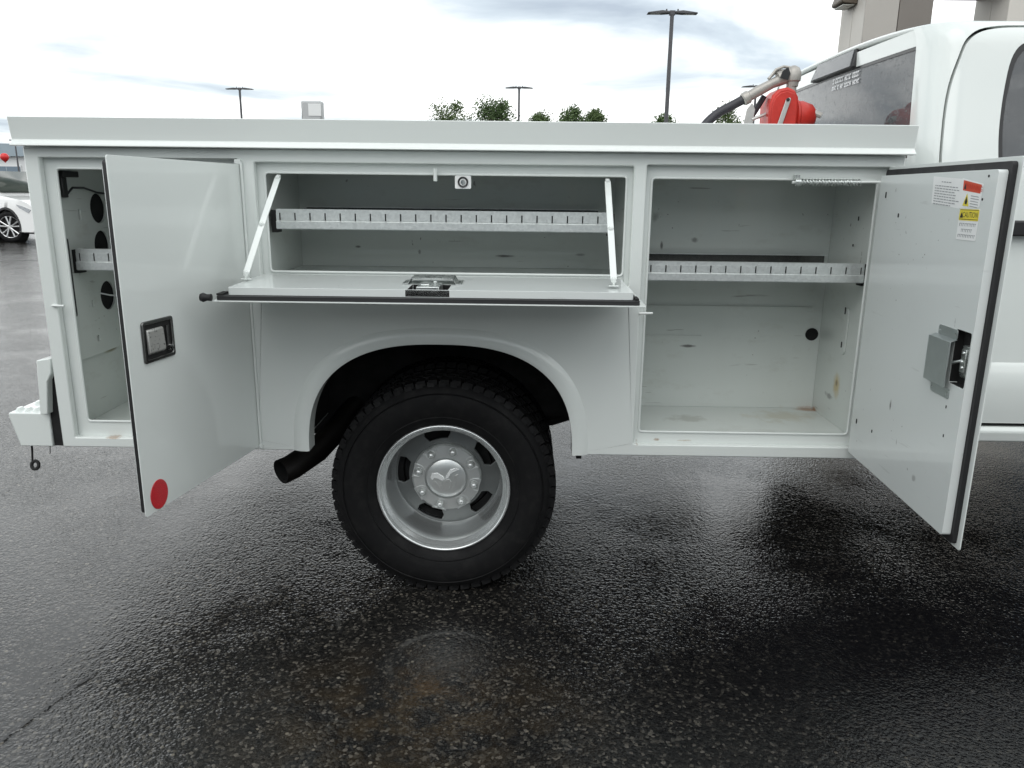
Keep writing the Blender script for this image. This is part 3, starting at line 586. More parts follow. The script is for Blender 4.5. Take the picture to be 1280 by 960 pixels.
# ---- wheels (rear dual: outer wheel with deep dish)
WX, WZ, FY = AX, .402, .072               # wheel centre; y of the outer rim flange
def make_wheel(cy, full=True):
    root = MB('tyre_rubber'); c = (WX, cy, WZ)
    half = [(.236, .010), (.246, .000), (.262, -.010), (.290, -.019), (.318, -.022), (.345, -.018), (.366, -.008), (.380, .004), (.3865, .018), (.388, .040), (.388, .105)]
    ribs = []
    for r, y in half: ribs.append((r, y))
    ribs += [(r, .210-y) for r, y in half[::-1][1:]]
    root.lathe(ribs, c, 96)
    root.lathe([(.352, -.017), (.354, -.0195), (.357, -.0145)], c, 96); root.lathe([(.268, -.0125), (.270, -.0155), (.273, -.0145)], c, 96)
    nb = 60
    for k in range(nb):
        for row, (y0, y1, off, r0) in enumerate(((.006, .046, 0, .372), (.054, .080, .5, .386), (.086, .124, .2, .386), (.130, .156, .7, .386), (.164, .204, .5, .372))):
            a0 = 2*math.pi*(k+off)/nb; wd = 2*math.pi/nb*.36; vs = []
            for y, rr in ((y0, .3995 if row in (0, 4) else .402), (y1, .402)) if row < 3 else ((y0, .402), (y1, .3985)):
                sk = (y-.105)*.22
                for a in (a0-wd+sk, a0+wd+sk):
                    for r in (r0, rr): vs.append((WX+r*math.cos(a), cy+y, WZ+r*math.sin(a)))
            root.add(vs, [(0, 1, 3, 2), (4, 6, 7, 5), (1, 5, 7, 3), (0, 4, 5, 1), (2, 3, 7, 6)])
        if k % 1 == 0:      # shoulder lugs running down the sidewall
            a0 = 2*math.pi*k/nb; wd = 2*math.pi/nb*.30; vs = []
            for r, y in ((.372, -.001), (.394, .008)):
                for a in (a0-wd, a0+wd): vs += [(WX+r*math.cos(a), cy+y, WZ+r*math.sin(a)), (WX+(r-.004)*math.cos(a), cy+y+.012, WZ+(r-.004)*math.sin(a))]
            root.add(vs, [(0, 2, 6, 4), (0, 4, 5, 1), (2, 3, 7, 6), (0, 1, 3, 2), (4, 6, 7, 5)])
    ty = root.build('wheel', TR, recalc=True, smooth=32)
    rim = MB('wheel_silver')
    rim.lathe([(.232, .02), (.2385, .010), (.2385, .002), (.2345, -.003), (.229, -.001), (.2255, .007), (.222, .016), (.2125, .024), (.209, .034), (.2065, .070), (.2045, .142), (.2005, .158), (.196, .163)], c, 96)
    ann = [(.1985*math.cos(R(k*5)), .1985*math.sin(R(k*5))) for k in range(72)]
    hs = []
    for k in range(5):
        a0 = 31+72*k; ri, ro, hw = .1435, .188, 15; p_ = []
        for a in lin(a0-hw, a0+hw, 9): p_.append((ro*math.cos(R(a)), ro*math.sin(R(a))))
        p_.append(((ro+ri)/2*math.cos(R(a0+hw+2.5)), (ro+ri)/2*math.sin(R(a0+hw+2.5))))
        for a in lin(a0+hw-1, a0-hw+1, 9): p_.append((ri*math.cos(R(a)), ri*math.sin(R(a))))
        p_.append(((ro+ri)/2*math.cos(R(a0-hw-2.5)), (ro+ri)/2*math.sin(R(a0-hw-2.5)))); hs.append(p_)
    hs.append([(.10*math.cos(R(k*10)), .10*math.sin(R(k*10))) for k in range(36)])
    def dish(a, b, t_):
        r = math.hypot(a, b); y = .150+.014*min(1, max(0, (r-.14)/.055))**1.5 if r > .14 else .150
        return (WX+a, cy+y+t_, WZ+b)
    rim.plate(ann, hs, .012, dish, mat='wheel_disc_shade'); rim.lathe([(.196, .164), (.200, .20), (.232, .205)], c, 64)
    rm = rim.build('rim', ty, bevel=.0025)
    dk = MB('chassis'); dk.lathe([(.0, .200), (.195, .200)], c, 48); dk.lathe([(.165, .199), (.168, .192), (.172, .199)], c, 48, mat='exhaust_steel'); dk.build('brake_drum', ty)
    if not full: return ty
    cap = MB('cap_silver'); cy2 = cy+.116                # eight-lug centre cap
    N = 96; rings = [(.128, .034), (.1285, .010), (.122, .001), (.082, -.003), (.081, -.003), (.0795, .010), (.0735, .010), (.072, -.004), (.060, -.010), (.030, -.015), (.001, -.016)]
    vs = []
    for r, y in rings:
        for k in range(N):
            a = 2*math.pi*k/N; s_ = math.cos(8*(a-R(22.5+9)))
            rr = r-(.0045 if r > .11 else 0)*max(0, s_-.35)
            vs.append((WX+rr*math.cos(a), cy2+y, WZ+rr*math.sin(a)))
    cap.add(vs, [(i*N+k, i*N+(k+1) % N, (i+1)*N+(k+1) % N, (i+1)*N+k) for i in range(len(rings)-1) for k in range(N)])
    cp = cap.build('centre_cap', ty, smooth=30)
    for k in range(8):
        a = R(9+22.5+45*k); ca, sa = math.cos(a), math.sin(a)
        def pol(u, v, y): return (WX+(.105+u)*ca-v*sa, cy2+y, WZ+(.105+u)*sa+v*ca)
        lm = MB('cap_silver')
        vs = [pol(u, v, y) for (u, v, y) in ((.019, -.026, .006), (.019, .026, .006), (-.006, .022, -.0085), (-.019, .011, -.0085), (-.019, -.011, -.0085), (-.006, -.022, -.0085),
              )]
        o6 = [(.020, -.027), (.020, .027), (-.007, .0235), (-.021, .012), (-.021, -.012), (-.007, -.0235)]; i6 = [(.0175, -.021), (.0175, .021), (-.005, .0195), (-.0175, .010), (-.0175, -.010), (-.005, -.0195)]
        vs = [pol(u, v, .0005) for u, v in o6]+[pol(u, v, -.0045) for u, v in o6]+[pol(u, v, -.0045) for u, v in i6]+[pol(u, v, .0012) for u, v in i6]
        lm.add(vs, [(q*6+i, q*6+(i+1) % 6, q*6+6+(i+1) % 6, q*6+6+i) for q in range(3) for i in range(6)]+[(18, 19, 20, 21, 22, 23)])
        lm.lathe([(.0150, .001), (.0145, -.005), (.0125, -.011), (.010, -.016), (.006, -.0195), (.0, -.0205)], (WX+.1045*ca, cy2, WZ+.1045*sa), 18)
        lm.build('lug_cover', ty, smooth=40)
    em = MB('emblem')                                   # ram's head relief: two horns and a muzzle inside a shield outline
    fn = lambda d: (lambda a, b: (WX+a*1.45, cy2-.010+(a*a+b*b)*5-d, WZ+b*1.45))
    horn = [(-.040, .004), (-.036, .015), (-.022, .017), (-.008, .009), (-.002, .001), (-.010, -.004), (-.020, .002), (-.030, .003), (-.036, -.004)]
    em.prism(horn, fn(.0), fn(.0125)); em.prism([(.034, .026), (.024, .031), (.010, .026), (.000, .010), (-.002, .001), (.006, .004), (.012, .016), (.024, .022)], fn(.0), fn(.0125))
    em.prism([(-.012, -.008), (-.002, -.001), (.008, .002), (.014, -.006), (.008, -.026), (.000, -.034), (-.008, -.028)], fn(-.001), fn(.0095), 'cap_silver')
    em.prism([(-.034, -.010), (-.028, -.004), (-.016, -.020), (-.010, -.034), (-.018, -.034), (-.030, -.024)], fn(-.001), fn(.0080), 'cap_silver')
    em.prism([(.022, .010), (.034, .016), (.036, -.006), (.024, -.028), (.012, -.036), (.010, -.030), (.022, -.014)], fn(-.001), fn(.0080), 'cap_silver')
    em.build('emblem', ty, bevel=.0015)
    return ty
wh = make_wheel(FY)
inner = make_wheel(FY+.28, False)
copy_tree(inner, TR, (0, 1.60-.0, 0))
fwheel = copy_tree(inner, TR, (4.38, .0, 0)); copy_tree(inner, TR, (4.38, 1.55, 0)); copy_tree(inner, TR, (0, 1.87, 0))
# ---- chassis
m = MB('chassis'); 
for y in (.78, 1.58): m.box((.02, y, .50), (6.2, y+.08, .68))
for x in (.25, .75, 1.9, 2.6, 3.6): m.box((x, .861, .54), (x+.10, 1.579, .66))
m.build('frame_rail', TR, bevel=.01)
m = MB('chassis'); m.tube([(WX, .30, WZ), (WX, 2.14, WZ)], .055, 16); m.lathe([(0, -.19), (.10, -.17), (.165, -.05), (.165, .06), (.10, .17), (0, .19)], (WX, 1.22, WZ), 24, 'y'); m.tube([(WX+.1, 1.22, WZ), (WX+.45, 1.22, WZ+.04), (4.6, 1.22, .52)], .05, 14)
m.build('rear_axle', TR)
for y in (.66, 1.78): MB('chassis').tube([(WX-.75, y, .62), (WX-.4, y, .50), (WX, y, .46), (WX+.4, y, .50), (WX+.75, y, .62)], .035, 8).build('leaf_spring', TR)
m = MB('exhaust_steel'); pp = [(.690, .165, Z-.142), (.72, .20, Z-.135), (.79, .29, Z-.10), (.86, .39, Z-.03), (.92, .52, Z+.05), (1.2, .60, Z+.10), (1.9, .64, Z+.03), (3.6, .66, Z-.02)]
m.tube(pp, .047, 20, cap=False); ex = m.build('exhaust_pipe', TR, recalc=True)
mi = MB('undercoat'); mi.tube([pp[0], pp[1], pp[2]], .0435, 20, cap=False); mi.build('exhaust_bore', ex)
m = MB('chassis'); m.box((3.10, 1.67, .25), (4.7, 2.12, .60)); m.build('fuel_tank', TR, bevel=.05)
m = MB('undercoat'); m.box((.03, .47, Z+.02), (L, .77, Z+.355)); m.build('bed_cross_member', TR)
MB('undercoat').box((1.78, .30, Z-.12), (1.80, .47, Z+.10)).build('mud_guard', TR); MB('undercoat').box((.50, .50, Z-.10), (1.02, .515, Z+.05)).build('mud_guard', TR)

# ---- cab
BELT = .955
def cab_y(z):                       # side surface inset against height (relative to the body's bottom edge)
    if z < .02: return .205+(.02-z)*.5
    if z < BELT: return .205-.012*math.sin(math.pi*min(1, z/BELT))
    return .205+(z-BELT)*.20+max(0, z-1.36)**2*5
XR = 2.912
CR = .115
def cab_side(a, b, t_, sgn=1):
    y = cab_y(b)+t_; x = a; r = CR; d = a-XR
    if d < r: y += r-math.sqrt(max(0, r*r-(r-d)**2)); 
    x = a+max(0, b-1.0)*.05*max(0, 1-(a-XR)/.4)
    return (x, y if sgn > 0 else 2.44-y, Z+b)
def curve(pts, n=6):
    """Catmull-Rom through points"""
    out = []
    for i in range(len(pts)-1):
        p0, p1, p2, p3 = pts[max(i-1, 0)], pts[i], pts[i+1], pts[min(i+2, len(pts)-1)]
        for k in range(n):
            u = k/n; out.append(tuple(.5*((2*p1[j])+(-p0[j]+p2[j])*u+(2*p0[j]-5*p1[j]+4*p2[j]-p3[j])*u*u+(-p0[j]+3*p1[j]-3*p2[j]+p3[j])*u**3) for j in (0, 1)))
    out.append(pts[-1]); return out
ROOFZ = 1.425
shell = [(XR, .05), (4.85, .05), (4.95, .95)]+curve([(4.95, .955), (4.55, 1.22), (4.18, 1.39), (3.9, 1.432), (3.3, 1.436), (2.98, 1.436), (XR, 1.436)], 4)
def door_out(x0, x1, fr=False):
    return rect(x0, .085, x1, 1.385, .09, 6)
rdoor = [(2.992, .075), (3.80, .075), (3.80, 1.408)]+curve([(3.78, 1.412), (3.3, 1.414), (3.11, 1.408), (3.028, 1.375), (2.998, 1.31), (2.972, 1.18), (2.968, .95), (2.972, .6), (2.975, .3), (2.992, .075)], 5)[:-1]
fdoor = [(3.812, .075), (4.80, .075), (4.82, .955), (4.50, 1.20), (4.22, 1.36), (4.10, 1.402), (3.812, 1.406)]
rwin = [(3.755, .962), (3.755, 1.365)]+curve([(3.74, 1.372), (3.35, 1.374), (3.23, 1.368), (3.176, 1.325), (3.152, 1.22), (3.142, 1.08), (3.148, .962)], 5)
fwin = [(3.86, .962), (4.66, .962), (4.40, 1.19), (4.18, 1.335), (3.86, 1.365)]
zc = [.0, .1, .2, .3, .5, .7, .9, .96, 1.05, 1.15, 1.22, 1.28, 1.33, 1.36, 1.38, 1.40, 1.42]; xc = [XR+.004, XR+.012, XR+.024, XR+.038, XR+.055, XR+.075, XR+.095, XR+.115, XR+.16, XR+.25, XR+.4, 3.6, 4.2]
grow = lambda poly, d: [(cx+(px-cx)*(1+d/abs(px-cx) if abs(px-cx) > .05 else 1), cz+(pz-cz)*(1+d/abs(pz-cz) if abs(pz-cz) > .05 else 1)) for px, pz in poly for cx, cz in [((min(q[0] for q in poly)+max(q[0] for q in poly))/2, (min(q[1] for q in poly)+max(q[1] for q in poly))/2)]]
for sgn in (1, -1):
    f = lambda a, b, t_, s_=sgn: cab_side(a, b, t_, s_)
    MB('paint').plate(shell, [grow(rdoor, .0075), grow(fdoor, .0060)], .03, f, (xc, zc)).build('cab_side', TR, smooth=50)
    for dname, dpoly, wpoly, hx in (('cab_rear_door', rdoor, rwin, 3.17), ('cab_front_door', fdoor, fwin, 3.98)):
        dd = MB('paint').plate(dpoly, [wpoly], .028, f, (xc, zc)).build(dname, TR, bevel=.003, smooth=50)
        MB('glass_frit').plate(grow(wpoly, -.001), [grow(wpoly, -.016)], .012, lambda a, b, t_: f(a, b, t_+.006), ((), zc)).build('window_trim', dd, smooth=50)
        MB('tinted_glass').plate(grow(wpoly, -.0165), [], .005, lambda a, b, t_: f(a, b, t_+.010), ((), zc)).build('window', dd, smooth=50)
        hy = cab_y(.76); m = MB('black_plastic')
        m.prism(rect(hx, .738, hx+.225, .790, .022), lambda a, b: (a, (hy-.036) if sgn > 0 else 2.44-hy+.036, Z+b), lambda a, b: (a, (hy-.010) if sgn > 0 else 2.44-hy+.010, Z+b)); m.box((hx+.02, min(hy-.012, hy+.002) if sgn > 0 else 2.438-hy, Z+.745), (hx+.2, (hy+.002) if sgn > 0 else 2.452-hy, Z+.783)); m.build('door_handle', dd, bevel=.006)
        m = MB('paint'); zz = [.30, .285, .20, .115, .08]; of = [.000, .010, .016, .006, .0]
        x0, x1 = (2.985, 3.795) if dname == 'cab_rear_door' else (3.82, 4.79); vs = []
        for z_, o_ in zip(zz, of): yy = cab_y(z_)-o_-.0005; yy = yy if sgn > 0 else 2.44-yy; vs += [(x0, yy, Z+z_), (x1, yy, Z+z_)]
        m.add(vs, [(2*i, 2*i+1, 2*i+3, 2*i+2) for i in range(4)]); m.build('door_crease', dd, recalc=False)
    for dp in (rdoor, fdoor): MB('seal').plate(grow(dp, .03), [grow(dp, -.03)], .004, lambda a, b, t_: f(a, b, t_+.0305), (xc, zc)).build('door_seal', TR, smooth=50)
    m = MB('paint'); m.prism([(.20, .062), (.19, .045), (.20, .005), (.26, -.01), (.30, .05)], lambda a, b: (XR+.03, a if sgn > 0 else 2.44-a, Z+b), lambda a, b: (4.9, a if sgn > 0 else 2.44-a, Z+b)); m.build('rocker_panel', TR, bevel=.006)
# cab back wall, rear window, roof
YB0 = .29
def back_x(y, z): 
    k = (y-1.22)/.93
    return 2.893+.035*k*k+max(0, z-1.0)*.05
def fb(a, b, t_): return (back_x(a, b)+t_, a, Z+b)
ya, yc = YB0-.02, 2.44-YB0+.02
bwin = [(.355, 1.00), (2.085, 1.00), (2.025, 1.360), (2.015, 1.372), (.425, 1.372), (.415, 1.360)]
yc_ = lin(.3, 2.14, 15); zc2 = [.6, 1.0, 1.1, 1.2, 1.3, 1.38]
bwall = MB('paint').plate([(.300, .05), (2.14, .05), (2.14, .95), (2.055, 1.40), (2.04, 1.434), (.40, 1.434), (.385, 1.40), (.300, .95)], [grow(bwin, .004)], .02, fb, (yc_, zc2)).build('cab_back', TR, smooth=50)
rw = MB('tinted_glass').plate(grow(bwin, .001), [], .006, lambda a, b, t_: fb(a, b, t_+.004), (yc_, zc2)).build('rear_window', TR, smooth=50)
MB('glass_frit').plate(grow(bwin, .0035), [grow(bwin, -.008)], .008, lambda a, b, t_: fb(a, b, t_+.001), (yc_, zc2)).build('window_seal', rw, smooth=50)
m = MB('tape_white')                                 # two-line rear window decal
rnd = random.Random(9)
for z_, hh, y0 in ((1.336, .022, 1.12), (1.309, .017, 1.12)):
    y_ = y0
    while y_ > .86:
        ww = rnd.uniform(.009, .015); q = rnd.random()
        for (a0, a1, b0_, b1) in (((0, .35, 0, 1), (.35, 1, .72, 1), (.35, .9, 0, .28)) if q < .5 else ((0, .35, 0, 1), (.68, 1, 0, 1), (.35, .68, .4, .62))):
            pp_ = [(y_-ww*a0, z_+hh*b0_), (y_-ww*a1, z_+hh*b0_), (y_-ww*a1, z_+hh*b1), (y_-ww*a0, z_+hh*b1)]
            m.add([(back_x(yy_, zz_)-.0006, yy_, Z+zz_) for yy_, zz_ in pp_], [(0, 1, 2, 3)])
        y_ -= ww+.0035+(.012 if rnd.random() < .15 else 0)
m.build('window_decal', rw, smooth=0, recalc=False)
m = MB('paint'); nx, ny = 24, 29; vs = []
for i in range(nx):
    u = i/(nx-1)
    for j in range(ny):
        v = math.sin(math.pi/2*(-1+2*j/(ny-1))); y = 1.22+v*(1.22-cab_y(1.434))
        xb = back_x(y, 1.43)-.004
        ys = cab_y(1.434); dy_ = min(y, 2.44-y)-ys
        if dy_ < CR: xb = max(xb, XR+.0215+CR-math.sqrt(max(0, CR*CR-(CR-max(0, dy_))**2)))
        x = xb+(4.02-xb)*u**1.6
        z = 1.434+.042*(1-abs(v)**3.0)*min(1, .75+u*2.2)-.008*max(0, 1-u*6)**2-.03*max(0, u-.8)*5*max(0, u-.8)
        vs.append((x, y, Z+z))
m.add(vs, [(i*ny+j, i*ny+j+1, (i+1)*ny+j+1, (i+1)*ny+j) for i in range(nx-1) for j in range(ny-1)]); rf = m.build('roof', TR, recalc=True, smooth=60)
s_ = rf.modifiers.new('thick', 'SOLIDIFY'); s_.thickness = .02; s_.offset = -1
m = MB('black_plastic'); xm = back_x(1.22, 1.39); m.prism([(.90, 1.374), (1.36, 1.374), (1.34, 1.452), (.92, 1.452)], lambda a, b: (back_x(a, b)-.024+(b-1.364)*.25, a, Z+b), lambda a, b: (back_x(a, b)+.06, a, Z+b)); ch = m.build('high_brake_lamp', TR, bevel=.006)
m = MB('tinted_glass'); m.prism([(.91, 1.380), (1.33, 1.380), (1.32, 1.446), (.93, 1.446)], lambda a, b: (back_x(a, b)-.028+(b-1.364)*.25, a, Z+b), lambda a, b: (back_x(a, b)-.0245+(b-1.364)*.25, a, Z+b)); m.build('lens', ch)
# cab inside: floor, rear seat, head rests
m = MB('cab_trim'); m.box((2.93, .25, Z+.08), (4.85, 2.19, Z+.11)); m.build('cab_floor', TR)
for x0 in (2.98, 3.98):
    for y0, y1 in ((.38, 1.02), (1.42, 2.06)):
        m = MB('seat_cloth'); m.box((x0+.08, y0, Z+.42), (x0+.62, y1, Z+.56)); m.prism([(.03, .52), (.20, .52), (.10, 1.06), (-.01, 1.06)], lambda a, b: (x0+a, y0, Z+b), lambda a, b: (x0+a, y1, Z+b))
        m.box((x0-.01, y0+.18, Z+1.075), (x0+.09, y1-.18, Z+1.24)); m.box((x0+.1, y0+.02, Z+.11), (x0+.6, y1-.02, Z+.42), 'cab_trim'); m.build('seat', TR, bevel=.035, segs=3)
# nose of the truck
def nose(a, b, t_, sgn): y = .20+t_+max(0, b-.62)**2*1.4; return (a, y if sgn > 0 else 2.44-y, Z+b)
ncx, nhw = WX+4.38, .46
narch = [(ncx-nhw*math.cos(R(k*10)), -.10+.44*math.sin(R(k*10))) for k in range(19)]
for sgn in (1, -1):
    MB('paint').plate([(4.86, -.02), (ncx-nhw-.02, -.02)]+narch[1:-1]+[(ncx+nhw+.02, -.02), (6.62, .02), (6.66, .78), (5.6, .90), (4.97, .95)], [], .03, lambda a, b, t_: nose(a, b, t_, sgn), ((), [.4, .62, .7, .8])).build('front_fender', TR, bevel=.005, smooth=50)
m = MB('paint'); vs = []
for i in range(9):
    for j in range(11):
        u, v = i/8, -1+2*j/10; vs.append((4.97+1.70*u, 1.22+v*.93, Z+.95-.14*u+.07*(1-v*v)-.02*abs(v)))
m.add(vs, [(i*11+j, i*11+j+1, (i+1)*11+j+1, (i+1)*11+j) for i in range(8) for j in range(10)]); hd = m.build('hood', TR, smooth=60); s_ = hd.modifiers.new('thick', 'SOLIDIFY'); s_.thickness = .02
MB('black_plastic').box((6.60, .32, Z+.05), (6.68, 2.12, Z+.78)).build('grille', TR, bevel=.03)
MB('chrome').box((6.62, .22, Z-.18), (6.82, 2.22, Z+.04)).build('front_bumper', TR, bevel=.03)
MB('tinted_glass').prism([(.30, 0), (2.14, 0), (2.02, 1), (.42, 1)], lambda a, b: (4.97-.86*b, a, Z+.96+.455*b), lambda a, b: (4.965-.86*b, a, Z+.953+.455*b)).build('windshield', TR)

# ================================================================== fuel transfer pump standing on its tank in the bed
PY = .86
TK = empty('transfer_tank', (2.42, 1.22, Z+.389), 'white steel transfer tank standing in the truck bed under the red fuel pump', 'tank')
m = MB('paint'); m.box((2.12, .62, Z+.3895), (2.67, 1.85, Z+.985)); m.build('tank_shell', TK, bevel=.02)
MB('black_plastic').lathe([(0, .03), (.04, .03), (.045, 0)], (2.3, 1.4, Z+.985), 20, 'z').build('filler_cap', TK)
PX = 2.60
PU = empty('fuel_pump', (PX, PY, Z+.985), 'red fuel transfer pump with a silver arm behind the top rail of the truck body', 'pump')
m = MB('cast_metal'); m.tube([(PX, PY, Z+.9855), (PX, PY, Z+1.10)], .03, 16); m.lathe([(0, 0), (.055, 0), (.055, .018), (0, .02)], (PX, PY, Z+.9855), 20, 'z'); m.build('mounting_pipe', PU)
m = MB('pump_red')
body = [(-.052, 1.06), (.058, 1.06), (.060, 1.20), (.056, 1.245), (.040, 1.272), (.010, 1.282), (-.022, 1.275), (-.046, 1.252), (-.056, 1.215)]
m.prism(body, lambda a, b: (PX+a, PY-.075, Z+b), lambda a, b: (PX+a, PY+.065, Z+b)); bdy = m.build('pump_body', PU, bevel=.010, segs=3)
m = MB('pump_red'); m.prism([(a*.86, 1.165+(b-1.165)*.86) for a, b in body], lambda a, b: (PX+a, PY-.083, Z+b), lambda a, b: (PX+a, PY-.076, Z+b)); m.build('cover_plate', bdy, bevel=.003)
m = MB('pump_red'); m.lathe([(0, -.002), (.040, 0), (.062, .012), (.064, .045), (.050, .085), (.035, .098), (0, .10)], (PX+.050, PY+.0, Z+1.175), 28, 'x'); m.lathe([(.064, .01), (.070, .015), (.070, .022), (.064, .028)], (PX+.05, PY, Z+1.175), 28, 'x'); m.build('motor_housing', PU)
m = MB('cast_metal'); m.tube([(PX+.14, PY-.03, Z+1.19), (PX+.165, PY-.04, Z+1.178)], .012, 10); m.build('drain_plug', PU)
m = MB('steel_bracket'); m.prism(rect(-.008, -.085, .012, .085, .009), lambda a, b: (PX-.012+a+b*.27, PY-.093, Z+1.155+b), lambda a, b: (PX-.012+a+b*.27, PY-.086, Z+1.155+b)); m.build('switch_lever', PU, bevel=.002)
m = MB('black_plastic'); m.lathe([(0, -.004), (.007, -.003), (.007, 0)], (PX+.008, PY-.093, Z+1.232), 12); m.build('lever_pivot', PU)
m = MB('steel_bracket'); m.prism([(-.165, 1.03), (-.120, 1.03), (-.105, 1.20), (-.118, 1.225), (-.138, 1.20)], lambda a, b: (PX+a, PY-.045, Z+b), lambda a, b: (PX+a, PY-.039, Z+b))
m.tube([(PX-.115, PY-.042, Z+1.16), (PX-.05, PY-.03, Z+1.185)], .007, 8); m.tube([(PX-.12, PY-.042, Z+1.10), (PX-.05, PY-.03, Z+1.13)], .007, 8); m.build('nozzle_boot', PU, bevel=.001)
# nozzle and its hose
NZ = empty('fuel_nozzle', (PX-.06, PY-.05, Z+1.0), 'grey fuel nozzle on a black hose hung over the red pump', 'nozzle')
yn = PY-.03
m = MB('cast_metal'); m.tube([(PX-.142, yn, Z+1.243), (PX-.10, yn, Z+1.268), (PX-.04, yn, Z+1.300), (PX+.010, yn, Z+1.322)], [.020, .021, .019, .024], 16)
m.lathe([(0, -.030), (.022, -.030), (.024, -.012), (.030, -.008), (.0315, .002), (.030, .026), (.022, .042), (.008, .050), (0, .051)], (PX+.040, yn, Z+1.318), 24, 'z')
m.tube([(PX+.036, yn, Z+1.292), (PX+.040, yn, Z+1.262)], .020, 14); m.tube([(PX-.02, yn, Z+1.318), (PX+.028, yn, Z+1.335)], .026, 14); m.build('nozzle_body', NZ)
m = MB('cast_metal'); m.tube([(PX-.055, yn, Z+1.318), (PX-.030, yn, Z+1.352), (PX+.000, yn, Z+1.364), (PX+.025, yn, Z+1.360)], .006, 8); m.tube([(PX-.055, yn+.012, Z+1.318), (PX-.026, yn+.012, Z+1.346), (PX+.01, yn+.012, Z+1.352)], .006, 8); m.build('lever_guard', NZ)
m = MB('black_plastic'); m.prism([(-.020, 1.318), (.012, 1.310), (.020, 1.335), (.010, 1.358), (-.010, 1.345)], lambda a, b: (PX+a, yn-.028, Z+b), lambda a, b: (PX+a, yn-.022, Z+b)); m.build('trigger', NZ)
m = MB('cast_metal'); m.lathe([(.021, -.015), (.026, -.010), (.026, .012), (.021, .016)], (0, 0, 0), 16, 'x'); 
m.v = [Matrix.Translation((PX-.142, yn, Z+1.243)) @ Matrix.Rotation(R(-29), 4, 'Y') @ v for v in m.v]; m.build('swivel', NZ)
hp = curve([(0, 0), (1, 0)], 2)
pts = [(PX-.142, yn, Z+1.243), (PX-.20, yn, Z+1.212), (PX-.26, yn-.01, Z+1.178), (PX-.31, yn-.02, Z+1.128), (PX-.345, yn-.02, Z+1.06), (PX-.355, yn-.02, Z+1.003)]
def spl(ps, n=6):
    a = curve([(p[0], p[1]) for p in ps], n); b = curve([(p[2], 0) for p in ps], n); return [(x, y, z[0]) for (x, y), z in zip(a, b)]
MB('hose').tube(spl(pts), .0185, 14).build('hose', NZ)
MB('hose').tube(spl([(PX-.06, yn+.03, Z+1.255), (PX-.09, yn+.03, Z+1.20), (PX-.12, yn+.02, Z+1.15), (PX-.12, yn+.02, Z+1.08)]), .012, 10).build('spout', NZ)

# ================================================================== parking lot lamps
def lamp(x, y, h, label, rot=0):
    root = empty('parking_lot_lamp', (x, y, 0), label, 'street lamp', 'twin head parking lot lamps')
    m = MB('clad_tan'); m.lathe([(0, .6), (.28, .6), (.30, .56), (.30, 0)], (x, y, 0), 20, 'z'); m.build('concrete_base', root)
    m = MB('pole_grey'); m.tube([(x, y, .6), (x, y, h)], [.095, .075], 12); m.build('pole', root)
    c, s_ = math.cos(R(rot)), math.sin(R(rot))
    for sg in (-1, 1):
        pr = [(.10, .02), (.40, .05), (.95, -.02), (.97, -.06), (.40, -.06), (.10, -.04)]
        m = MB('pole_grey'); m.prism(pr, lambda a, b: (x+sg*a*c+.17*s_, y+sg*a*s_-.17*c, h+b), lambda a, b: (x+sg*a*c-.17*s_, y+sg*a*s_+.17*c, h+b)); hd_ = m.build('lamp_head', root, bevel=.012)
        m = MB('lamp_lens'); m.box((x+min(sg*.45, sg*.85), y-.12, h-.066), (x+max(sg*.45, sg*.85), y+.12, h-.0605)); m.build('lens', hd_)
    m = MB('pole_grey'); m.box((x-.11, y-.08, h-.10), (x+.11, y+.08, h+.06)); m.tube([(x-.22, y, h+.03), (x-.22, y, h+.12)], .03, 8); m.tube([(x+.22, y, h+.03), (x+.22, y, h+.12)], .03, 8); m.build('bracket', root)
lamp(-18.7, 55, 8.4, 'tall twin head lamp beside the box sign, on a thin grey pole')
lamp(1.09, 55, 8.65, 'twin head lamp on a grey pole between the two clumps of trees')
lamp(7.2, 30, 8.3, 'twin head lamp on a grey pole standing closest to the service truck')
lamp(17.0, 52.5, 8.55, 'twin head lamp behind the fuel nozzle and its hose')
# pylon sign
sg = empty('pylon_sign', (-17.0, 68, 0), 'small grey box sign on a pole above the truck body', 'sign')
m = MB('sign_cabinet'); m.box((-17.9, 67.5, 7.3), (-16.1, 68.5, 9.0)); m.build('cabinet', sg, bevel=.15)
m = MB('sign_face'); m.box((-17.25, 67.46, 7.75), (-16.15, 67.499, 8.75)); m.build('sign_panel', sg)
m = MB('pole_grey'); m.tube([(-17, 68, 0), (-17, 68, 7.3)], .22, 12); m.build('post', sg)

